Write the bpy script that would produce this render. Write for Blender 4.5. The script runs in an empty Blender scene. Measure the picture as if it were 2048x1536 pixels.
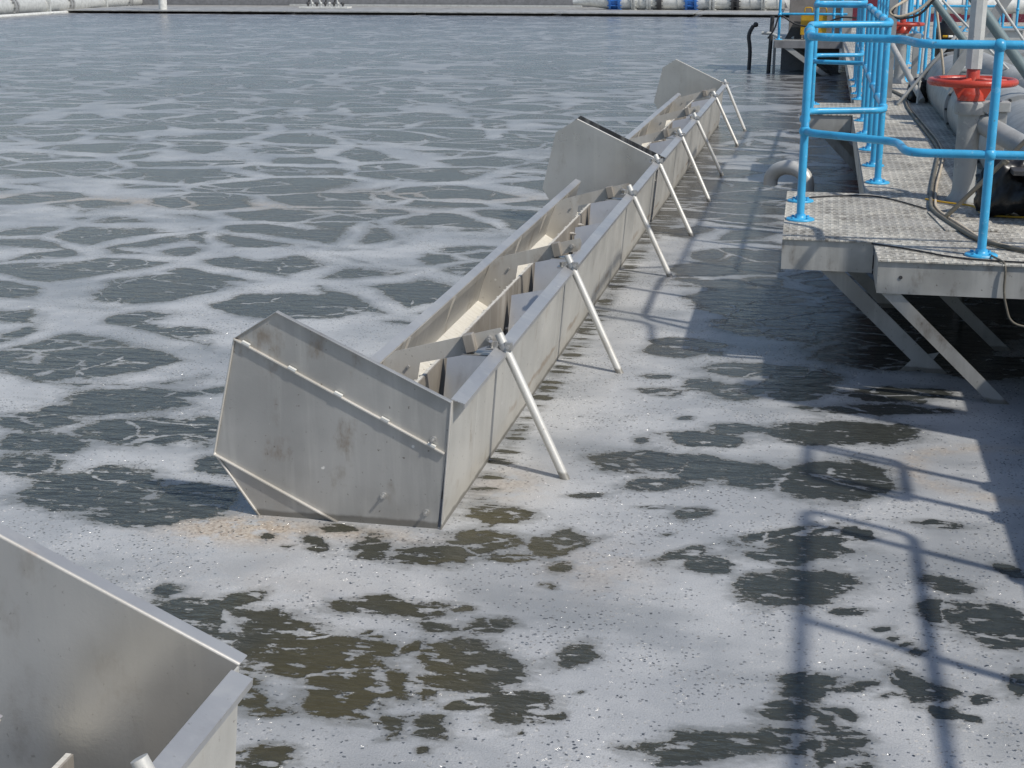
import bpy, bmesh, math, random
import numpy as np
from mathutils import Vector, Matrix
R = math.radians
random.seed(7)
SC = bpy.context.scene
COL = SC.collection

# ------------------------------------------------------------ camera, sky, sun, exposure
cam_d = bpy.data.cameras.new("camera")
cam = bpy.data.objects.new("camera", cam_d)
COL.objects.link(cam)
cam.location = (0, 0, 2.2)
cam.rotation_euler = (R(90 - 15.935), 0, R(11.763))
cam_d.sensor_width = 36
cam_d.lens = 50.977
cam_d.clip_start = 0.05
cam_d.clip_end = 3000
SC.camera = cam

SUNV = Vector((0.77, -0.38, 1.0)).normalized()      # direction towards the sun
SUN_EL = math.asin(SUNV.z)
SUN_AZ = math.atan2(SUNV.x, SUNV.y)
W = bpy.data.worlds.new("World")
SC.world = W
W.use_nodes = True
wn = W.node_tree
wn.nodes.clear()
sky = wn.nodes.new("ShaderNodeTexSky")
sky.sky_type = 'NISHITA'
sky.sun_disc = False
sky.sun_elevation = SUN_EL
sky.sun_rotation = SUN_AZ
sky.air_density = 1.0
sky.dust_density = 1.2
sky.ozone_density = 1.2
bg = wn.nodes.new("ShaderNodeBackground")
bg.inputs[1].default_value = 0.118
wo = wn.nodes.new("ShaderNodeOutputWorld")
wn.links.new(sky.outputs[0], bg.inputs[0])
wn.links.new(bg.outputs[0], wo.inputs[0])
sd = bpy.data.lights.new("sun", 'SUN')
sd.energy = 3.35
sd.angle = R(1.3)
sd.color = (1.0, 0.95, 0.87)
sun = bpy.data.objects.new("sun", sd)
COL.objects.link(sun)
sun.rotation_euler = SUNV.to_track_quat('Z', 'Y').to_euler()
sun.location = (12, -4, 16)
SC.view_settings.view_transform = 'Standard'
SC.view_settings.look = 'None'
SC.view_settings.exposure = 0.0
SC.view_settings.gamma = 1.0

# ------------------------------------------------------------ node helpers
class NT:
    def __init__(s, name):
        s.m = bpy.data.materials.new(name)
        s.m.use_nodes = True
        s.t = s.m.node_tree
        s.b = s.t.nodes["Principled BSDF"]
        g = s.t.nodes.new("ShaderNodeNewGeometry")
        s.pos = g.outputs["Position"]
        s.nor = g.outputs["Normal"]
    def put(s, sock, v):
        if hasattr(v, "links") or hasattr(v, "is_linked"):
            s.t.links.new(v, sock)
        else:
            if isinstance(v, (int, float)) and sock.type in ('VECTOR', 'RGBA'):
                v = (v, v, v, 1) if sock.type == 'RGBA' else (v, v, v)
            elif sock.type == 'RGBA' and len(v) == 3:
                v = (*v, 1)
            sock.default_value = v
    def M(s, op, a, b=0.0, c=0.0):
        n = s.t.nodes.new("ShaderNodeMath"); n.operation = op
        s.put(n.inputs[0], a); s.put(n.inputs[1], b); s.put(n.inputs[2], c)
        return n.outputs[0]
    def V(s, op, a, b):
        n = s.t.nodes.new("ShaderNodeVectorMath"); n.operation = op
        s.put(n.inputs[0], a); s.put(n.inputs[1], b)
        return n.outputs[0]
    def noise(s, vec, scale, detail=3, rough=0.5, dist=0.0, col=False):
        n = s.t.nodes.new("ShaderNodeTexNoise")
        s.put(n.inputs["Vector"], vec); n.inputs["Scale"].default_value = scale
        n.inputs["Detail"].default_value = detail; n.inputs["Roughness"].default_value = rough
        n.inputs["Distortion"].default_value = dist
        return n.outputs[1 if col else 0]
    def vor(s, vec, scale, feat='F1', rnd=1.0, out=0):
        n = s.t.nodes.new("ShaderNodeTexVoronoi"); n.feature = feat
        s.put(n.inputs["Vector"], vec); n.inputs["Scale"].default_value = scale
        n.inputs["Randomness"].default_value = rnd
        return n.outputs[out]
    def step(s, v, a, b, lo=0.0, hi=1.0):
        n = s.t.nodes.new("ShaderNodeMapRange"); n.interpolation_type = 'SMOOTHSTEP'
        s.put(n.inputs[0], v); s.put(n.inputs[1], a); s.put(n.inputs[2], b)
        s.put(n.inputs[3], lo); s.put(n.inputs[4], hi)
        return n.outputs[0]
    def mix(s, f, a, b):
        n = s.t.nodes.new("ShaderNodeMix"); n.data_type = 'RGBA'
        s.put(n.inputs[0], f); s.put(n.inputs[6], a); s.put(n.inputs[7], b)
        return n.outputs[2]
    def fmix(s, f, a, b):
        n = s.t.nodes.new("ShaderNodeMix"); n.data_type = 'FLOAT'
        s.put(n.inputs[0], f); s.put(n.inputs[2], a); s.put(n.inputs[3], b)
        return n.outputs[0]
    def attr(s, name):
        n = s.t.nodes.new("ShaderNodeAttribute"); n.attribute_name = name
        return n.outputs["Fac"]
    def bump(s, h, dist, strength=1.0, nrm=None):
        n = s.t.nodes.new("ShaderNodeBump")
        s.put(n.inputs["Height"], h); n.inputs["Distance"].default_value = dist
        s.put(n.inputs["Strength"], strength)
        if nrm is not None: s.put(n.inputs["Normal"], nrm)
        return n.outputs[0]
    def sep(s, v):
        n = s.t.nodes.new("ShaderNodeSeparateXYZ"); s.put(n.inputs[0], v)
        return n.outputs
    def set(s, **k):
        names = dict(color="Base Color", rough="Roughness", metal="Metallic", normal="Normal", spec="Specular IOR Level", ior="IOR", coat="Coat Weight", coatr="Coat Roughness")
        for a, v in k.items(): s.put(s.b.inputs[names[a]], v)
        return s.m

def steel(name, c1, c2, metal=0.45, rough=0.42, stain=(0.22, 0.17, 0.12), stain_amt=0.5, spots=0.5, fine=1.0, tide=False):
    n = NT(name)
    big = n.noise(n.pos, 2.3, 4, 0.55)
    streak = n.noise(n.V('MULTIPLY', n.pos, (9.0, 9.0, 0.8)), 1.6, 4, 0.6)
    base = n.mix(n.step(big, 0.3, 0.7), c1, c2)
    base = n.mix(n.M('MULTIPLY', n.step(streak, 0.48, 0.72), 0.35), base, (0.62, 0.61, 0.57))
    st = n.M('MULTIPLY', n.step(n.noise(n.V('MULTIPLY', n.pos, (3.0, 3.0, 1.6)), 2.1, 5, 0.68), 0.55, 0.78), stain_amt)
    base = n.mix(st, base, stain)
    scr = n.step(n.noise(n.pos, 38.0 * fine, 3, 0.65), 0.66, 0.72)
    base = n.mix(n.M('MULTIPLY', scr, spots * 0.7), base, (0.12, 0.10, 0.08))
    sp = n.M('LESS_THAN', n.vor(n.pos, 9.0 * fine, 'F1'), 0.075)
    sel = n.M('GREATER_THAN', n.noise(n.pos, 4.0, 2), 0.56)
    drop = n.M('MULTIPLY', n.M('MULTIPLY', sp, sel), spots)
    base = n.mix(drop, base, (0.75, 0.74, 0.7))
    if tide:      # brown tide line left by the water level, dirtier below it
        zz = n.M('ADD', n.sep(n.pos)[2], n.M('MULTIPLY', n.M('SUBTRACT', n.noise(n.V('MULTIPLY', n.pos, (4, 4, 9)), 1.8, 4, 0.7), 0.5), 0.09))
        line = n.M('MULTIPLY', n.step(zz, 0.09, 0.115), n.step(zz, 0.145, 0.12))
        gap = n.step(n.noise(n.pos, 2.6, 3, 0.6), 0.42, 0.6)
        base = n.mix(n.M('MULTIPLY', n.M('MULTIPLY', line, gap), 0.6), base, (0.28, 0.19, 0.11))
        base = n.mix(n.M('MULTIPLY', n.step(zz, 0.14, 0.05), 0.25), base, (0.5, 0.44, 0.34))
        ver = n.step(n.noise(n.V('MULTIPLY', n.pos, (1, 26, 0.7)), 1.0, 3, 0.6), 0.62, 0.72)
        base = n.mix(n.M('MULTIPLY', ver, 0.3), base, (0.75, 0.74, 0.68))
    zw = n.M('ADD', n.sep(n.pos)[2], n.M('MULTIPLY', n.M('SUBTRACT', n.noise(n.pos, 9, 3), 0.5), 0.03))
    wet = n.step(zw, 0.035, 0.02)
    base = n.mix(n.M('MULTIPLY', wet, 0.65), base, (0.10, 0.09, 0.07))
    r = n.M('ADD', n.M('MULTIPLY', big, 0.3), rough - 0.15)
    b = n.bump(n.noise(n.pos, 1.7, 3, 0.5), 0.03, 0.35)
    b = n.bump(n.noise(n.pos, 90, 3, 0.6), 0.0015, 0.35, b)
    return n.set(color=base, metal=metal, rough=n.M('ADD', r, n.M('MULTIPLY', drop, 0.4)), normal=b)

def paint(name, col, rough=0.35, wear=(0.6, 0.62, 0.62), amt=0.35, metal=0.0, coat=0.0):
    n = NT(name)
    dark = tuple(c * 0.72 for c in col)
    base = n.mix(n.step(n.noise(n.pos, 6, 4, 0.6), 0.35, 0.75), col, dark)
    w = n.M('MULTIPLY', n.step(n.noise(n.pos, 17, 4, 0.7), 0.60, 0.68), amt)
    base = n.mix(n.M('MULTIPLY', n.step(n.noise(n.pos, 31, 3, 0.7), 0.66, 0.71), amt), base, (0.16, 0.12, 0.09))
    base = n.mix(w, base, wear)
    r = n.M('ADD', n.M('MULTIPLY', n.noise(n.pos, 25, 3), 0.25), rough - 0.1)
    return n.set(color=base, rough=r, metal=metal, coat=coat, normal=n.bump(n.noise(n.pos, 60, 3, 0.6), 0.002, 0.4))

M = {}
M['steel'] = steel('stainless_steel', (0.36, 0.355, 0.34), (0.47, 0.462, 0.44), 0.5, 0.4, stain_amt=0.8, spots=1.0)
M['steel_clean'] = steel('brushed_steel', (0.48, 0.475, 0.455), (0.56, 0.55, 0.525), 0.65, 0.32, stain_amt=0.35, spots=0.5)
M['steel_wall'] = steel('streaked_steel', (0.47, 0.46, 0.42), (0.60, 0.585, 0.535), 0.25, 0.5, (0.27, 0.21, 0.14), 0.55, 0.8, tide=True)
M['steel_tan'] = steel('tan_stained_steel', (0.42, 0.395, 0.35), (0.54, 0.515, 0.465), 0.2, 0.55, (0.25, 0.18, 0.11), 0.6, 0.6)
M['steel_edge'] = steel('edge_steel', (0.55, 0.52, 0.46), (0.68, 0.65, 0.6), 0.3, 0.4, (0.35, 0.22, 0.14), 0.5, 0.3)
M['steel_lip'] = steel('lip_steel', (0.42, 0.42, 0.42), (0.50, 0.50, 0.49), 0.5, 0.38, stain_amt=0.15, spots=0.5)
M['steel_brown'] = steel('brown_steel', (0.24, 0.215, 0.18), (0.33, 0.30, 0.26), 0.1, 0.6, (0.07, 0.05, 0.03), 0.7, 0.6)  # darker brown steel for the inner wall and clamp blocks
M['strut'] = steel('galvanised_tube', (0.55, 0.54, 0.5), (0.66, 0.65, 0.61), 0.2, 0.45, (0.3, 0.26, 0.2), 0.45, 0.5, 1.6)
M['galv'] = steel('galvanised_beam', (0.30, 0.295, 0.275), (0.47, 0.465, 0.44), 0.25, 0.5, (0.15, 0.125, 0.10), 0.85, 1.0)
M['dark_sheet'] = steel('dark_sheet', (0.05, 0.05, 0.05), (0.08, 0.08, 0.08), 0.1, 0.4, (0.1, 0.08, 0.06), 0.3, 0.1)
M['blue'] = paint('blue_paint', (0.06, 0.43, 0.74), 0.32, (0.35, 0.6, 0.75), 0.5)
M['blue_worn'] = paint('worn_blue_paint', (0.17, 0.42, 0.6), 0.5, (0.5, 0.56, 0.58), 0.7)
M['red'] = paint('red_paint', (0.50, 0.055, 0.03), 0.28, (0.6, 0.25, 0.18), 0.3)
M['grey'] = paint('grey_paint', (0.33, 0.335, 0.33), 0.5, (0.45, 0.44, 0.42), 0.4)
M['pipe_grey'] = paint('pipe_grey_paint', (0.36, 0.37, 0.365), 0.5, (0.55, 0.54, 0.51), 0.5)
M['teal_grey'] = paint('teal_grey_paint', (0.17, 0.225, 0.23), 0.4, (0.35, 0.38, 0.37), 0.3)
M['yellow'] = paint('yellow_paint', (0.62, 0.36, 0.02), 0.4, (0.5, 0.4, 0.1), 0.3)
M['white'] = paint('white_paint', (0.72, 0.72, 0.68), 0.45, (0.5, 0.48, 0.42), 0.35)
M['pale'] = paint('pale_pipe_paint', (0.52, 0.53, 0.51), 0.5, (0.38, 0.36, 0.32), 0.5)
M['black'] = paint('black_plastic', (0.012, 0.012, 0.013), 0.3, (0.04, 0.04, 0.04), 0.3)
M['rubber'] = paint('black_rubber', (0.02, 0.02, 0.022), 0.5, (0.1, 0.1, 0.09), 0.3)
M['hose'] = paint('grey_cable', (0.16, 0.145, 0.115), 0.6, (0.3, 0.28, 0.22), 0.6)
M['rope'] = paint('pale_rope', (0.55, 0.47, 0.36), 0.8, (0.35, 0.3, 0.22), 0.5)
M['far_grey'] = paint('far_grey_plate', (0.22, 0.22, 0.225), 0.6, (0.3, 0.29, 0.28), 0.5)
M['brown_panel'] = paint('brown_grey_panel', (0.24, 0.215, 0.195), 0.55, (0.3, 0.28, 0.25), 0.4)
M['dark'] = paint('dark_steel', (0.05, 0.05, 0.052), 0.5, (0.15, 0.14, 0.12), 0.4)
M['blue_flange'] = paint('blue_flange_paint', (0.03, 0.16, 0.5), 0.4)
M['maroon'] = paint('dark_red_paint', (0.2, 0.03, 0.05), 0.5)

def deck_mat():
    n = NT('chequer_plate_deck')
    x, y, z = n.sep(n.pos)
    # raised bars of the tread plate: two families of short bars in alternating cells
    u = n.M('MULTIPLY', x, 21.0); v = n.M('MULTIPLY', y, 17.0)
    fu = n.M('FRACT', u); fv = n.M('FRACT', v)
    chk = n.M('MODULO', n.M('ADD', n.M('FLOOR', n.M('ADD', u, 4000)), n.M('FLOOR', n.M('ADD', v, 4000))), 2.0)
    du = n.M('ABSOLUTE', n.M('SUBTRACT', fu, 0.5)); dv = n.M('ABSOLUTE', n.M('SUBTRACT', fv, 0.5))
    a = n.M('MULTIPLY', n.step(du, 0.22, 0.12), n.step(dv, 0.5, 0.4))
    b = n.M('MULTIPLY', n.step(dv, 0.22, 0.12), n.step(du, 0.5, 0.4))
    bar = n.fmix(chk, a, b)
    crust = n.noise(n.V('MULTIPLY', n.pos, (1.0, 2.6, 1.0)), 13, 6, 0.75)
    zone = n.noise(n.pos, 1.1, 3, 0.6)
    cr = n.step(n.M('ADD', crust, n.M('MULTIPLY', n.M('SUBTRACT', zone, 0.5), 0.5)), 0.47, 0.53)
    cr = n.M('MULTIPLY', cr, n.fmix(bar, 0.55, 1.0))
    base = n.mix(n.step(n.noise(n.pos, 5, 5, 0.7), 0.35, 0.7), (0.33, 0.315, 0.285), (0.16, 0.145, 0.12))
    base = n.mix(n.M('MULTIPLY', bar, 0.6), base, (0.55, 0.53, 0.48))
    wh = n.mix(n.noise(n.pos, 21, 3), (0.82, 0.79, 0.70), (0.6, 0.56, 0.47))
    base = n.mix(n.M('MULTIPLY', cr, 0.85), base, wh)
    holes = n.step(n.noise(n.V('MULTIPLY', n.pos, (1.0, 2.0, 1.0)), 42, 3, 0.7), 0.63, 0.7)
    base = n.mix(n.M('MULTIPLY', holes, 0.85), base, (0.09, 0.08, 0.065))
    h = n.M('ADD', n.M('MULTIPLY', bar, 0.5), n.M('MULTIPLY', n.M('MULTIPLY', cr, crust), 1.2))
    return n.set(color=base, rough=0.75, metal=0.05, normal=n.bump(h, 0.006, 0.8))
M['deck'] = deck_mat()

def scum_floor():
    n = NT('dried_scum')
    x, y, z = n.sep(n.pos)
    rib = n.noise(n.V('MULTIPLY', n.pos, (3.0, 30.0, 3.0)), 1.5, 4, 0.7)
    base = n.mix(n.step(rib, 0.4, 0.75), (0.66, 0.64, 0.58), (0.55, 0.52, 0.45))
    base = n.mix(n.step(n.noise(n.pos, 14, 4, 0.7), 0.62, 0.72), base, (0.25, 0.2, 0.14))
    return n.set(color=base, rough=0.85, normal=n.bump(rib, 0.02, 0.7))
M['scum'] = scum_floor()

# ------------------------------------------------------------ mesh helpers
SHEAR = [0.0, 0.0, 0.0]      # slight rise of a decanter unit along its length
class MB:
    def __init__(s): s.v = []; s.f = []; s.sm = []
    def add(s, vs, fs, smooth=False):
        o = len(s.v); s.v += [tuple(v) for v in vs]
        s.f += [[i + o for i in f] for f in fs]; s.sm += [smooth] * len(fs)
        return s
    def box(s, c, d, rot=None):
        hx, hy, hz = d[0] / 2, d[1] / 2, d[2] / 2
        vs = [Vector((x, y, z)) for x in (-hx, hx) for y in (-hy, hy) for z in (-hz, hz)]
        if rot is not None: vs = [rot @ v for v in vs]
        vs = [v + Vector(c) for v in vs]
        return s.add(vs, [(0, 1, 3, 2), (4, 6, 7, 5), (0, 4, 5, 1), (2, 3, 7, 6), (0, 2, 6, 4), (1, 5, 7, 3)])
    def b6(s, x0, x1, y0, y1, z0, z1):
        return s.box(((x0 + x1) / 2, (y0 + y1) / 2, (z0 + z1) / 2), (x1 - x0, y1 - y0, z1 - z0))
    def prism(s, poly, axis, a, b):
        """polygon in the plane across an axis, pushed from a to b"""
        def P(p, t):
            return {'y': (p[0], t, p[1]), 'x': (t, p[0], p[1]), 'z': (p[0], p[1], t)}[axis]
        k = len(poly)
        vs = [P(p, a) for p in poly] + [P(p, b) for p in poly]
        fs = [tuple(range(k)), tuple(range(2 * k - 1, k - 1, -1))] + [(i, i + k, (i + 1) % k + k, (i + 1) % k) for i in range(k)]
        return s.add(vs, fs)
    def sheet(s, pts, axis, a, b, t):
        """open polyline profile given thickness t, pushed along an axis"""
        P = [Vector(p) for p in pts]; L = []; Rr = []
        for i, p in enumerate(P):
            d = Vector((0, 0))
            if i > 0: d += (p - P[i - 1]).normalized()
            if i < len(P) - 1: d += (P[i + 1] - p).normalized()
            d.normalize(); nn = Vector((-d.y, d.x)) * (t / 2)
            L.append(p + nn); Rr.append(p - nn)
        return s.prism([tuple(q) for q in L + Rr[::-1]], axis, a, b)
    def tube(s, pts, r, seg=12, cap=True, closed=False):
        P = [Vector(p) for p in pts]; n = len(P); rings = []
        T = []
        for i in range(n):
            if closed: d = P[(i + 1) % n] - P[i - 1]
            else: d = P[min(i + 1, n - 1)] - P[max(i - 1, 0)]
            T.append(d.normalized())
        u = T[0].orthogonal().normalized(); vs = []
        for i in range(n):
            u = (u - T[i] * u.dot(T[i])).normalized(); w = T[i].cross(u)
            rr = r[i] if isinstance(r, (list, tuple)) else r
            for k in range(seg):
                a = 2 * math.pi * k / seg
                vs.append(P[i] + (u * math.cos(a) + w * math.sin(a)) * rr)
        fs = []
        for i in range(n if closed else n - 1):
            j = (i + 1) % n
            for k in range(seg):
                fs.append((i * seg + k, i * seg + (k + 1) % seg, j * seg + (k + 1) % seg, j * seg + k))
        s.add(vs, fs, True)
        if cap and not closed:
            s.add(vs[:seg], [tuple(range(seg))[::-1]]); s.add(vs[-seg:], [tuple(range(seg))])
        return s
    def cyl(s, a, b, r, seg=16): return s.tube([a, b], r, seg)
    def lathe(s, c, prof, seg=20):
        """profile of (radius, z) turned about a vertical axis"""
        vs = []; fs = []
        for r, z in prof:
            for k in range(seg):
                a = 2 * math.pi * k / seg
                vs.append((c[0] + r * math.cos(a), c[1] + r * math.sin(a), c[2] + z))
        for i in range(len(prof) - 1):
            for k in range(seg):
                fs.append((i * seg + k, i * seg + (k + 1) % seg, (i + 1) * seg + (k + 1) % seg, (i + 1) * seg + k))
        s.add(vs, fs, True)
        s.add(vs[:seg], [tuple(range(seg))[::-1]]); s.add(vs[-seg:], [tuple(range(seg))])
        return s
    def ball(s, c, r, seg=12):
        prof = [(max(1e-3, r * math.sin(math.pi * i / 8)), -r * math.cos(math.pi * i / 8)) for i in range(9)]
        return s.lathe(c, prof, seg)

def bend(pts, rad, n=6):
    """round the corners of a path"""
    P = [Vector(p) for p in pts]; out = [P[0]]
    for i in range(1, len(P) - 1):
        a, b, c = P[i - 1], P[i], P[i + 1]
        r = min(rad, (a - b).length * 0.49, (c - b).length * 0.49)
        p0 = b + (a - b).normalized() * r; p1 = b + (c - b).normalized() * r
        for k in range(n + 1):
            t = k / n
            out.append(p0 * (1 - t) ** 2 + b * 2 * t * (1 - t) + p1 * t * t)
    return out + [P[-1]]

def world_loc(o):
    l = Vector(o.location)
    while o.parent: o = o.parent; l += o.location
    return l
def part(name, mb, mat, parent, label=None, bevel=0.0):
    o_ = world_loc(parent) if parent else Vector((0, 0, 0))
    me = bpy.data.meshes.new(name)
    sh = lambda v: Vector((v[0], v[1], v[2] + (SHEAR[0] * (v[1] - SHEAR[1]) + SHEAR[2] if v[2] > -.15 else 0)))
    me.from_pydata([tuple(sh(v) - o_) for v in mb.v], [], mb.f)
    bm = bmesh.new(); bm.from_mesh(me); bmesh.ops.recalc_face_normals(bm, faces=bm.faces); bm.to_mesh(me); bm.free()
    me.polygons.foreach_set('use_smooth', mb.sm if len(mb.sm) == len(me.polygons) else [False] * len(me.polygons))
    me.materials.append(M[mat] if isinstance(mat, str) else mat)
    o = bpy.data.objects.new(name, me); COL.objects.link(o)
    if parent: o.parent = parent
    if label: o['label'] = label
    if bevel:
        md = o.modifiers.new('bevel', 'BEVEL'); md.width = bevel; md.segments = 2; md.limit_method = 'ANGLE'; md.angle_limit = R(50)
    return o
def thing(name, label, cat, loc, group=None):
    o = bpy.data.objects.new(name, None); COL.objects.link(o); o.location = loc
    o.empty_display_size = 0.1
    o['label'] = label; o['category'] = cat
    if group: o['group'] = group
    return o
def solo(name, mb, mat, label, cat, group=None, bevel=0.0, origin=None):
    """a thing that is one mesh, with its origin at its own base"""
    if origin is None:
        v = np.array([tuple(q) for q in mb.v]); origin = (v[:, 0].mean(), v[:, 1].mean(), v[:, 2].min())
    mb.v = [tuple(Vector(q) - Vector(origin)) for q in mb.v]
    o = part(name, mb, mat, None, None, bevel); o.location = origin
    o['label'] = label; o['category'] = cat
    if group: o['group'] = group
    return o

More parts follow.
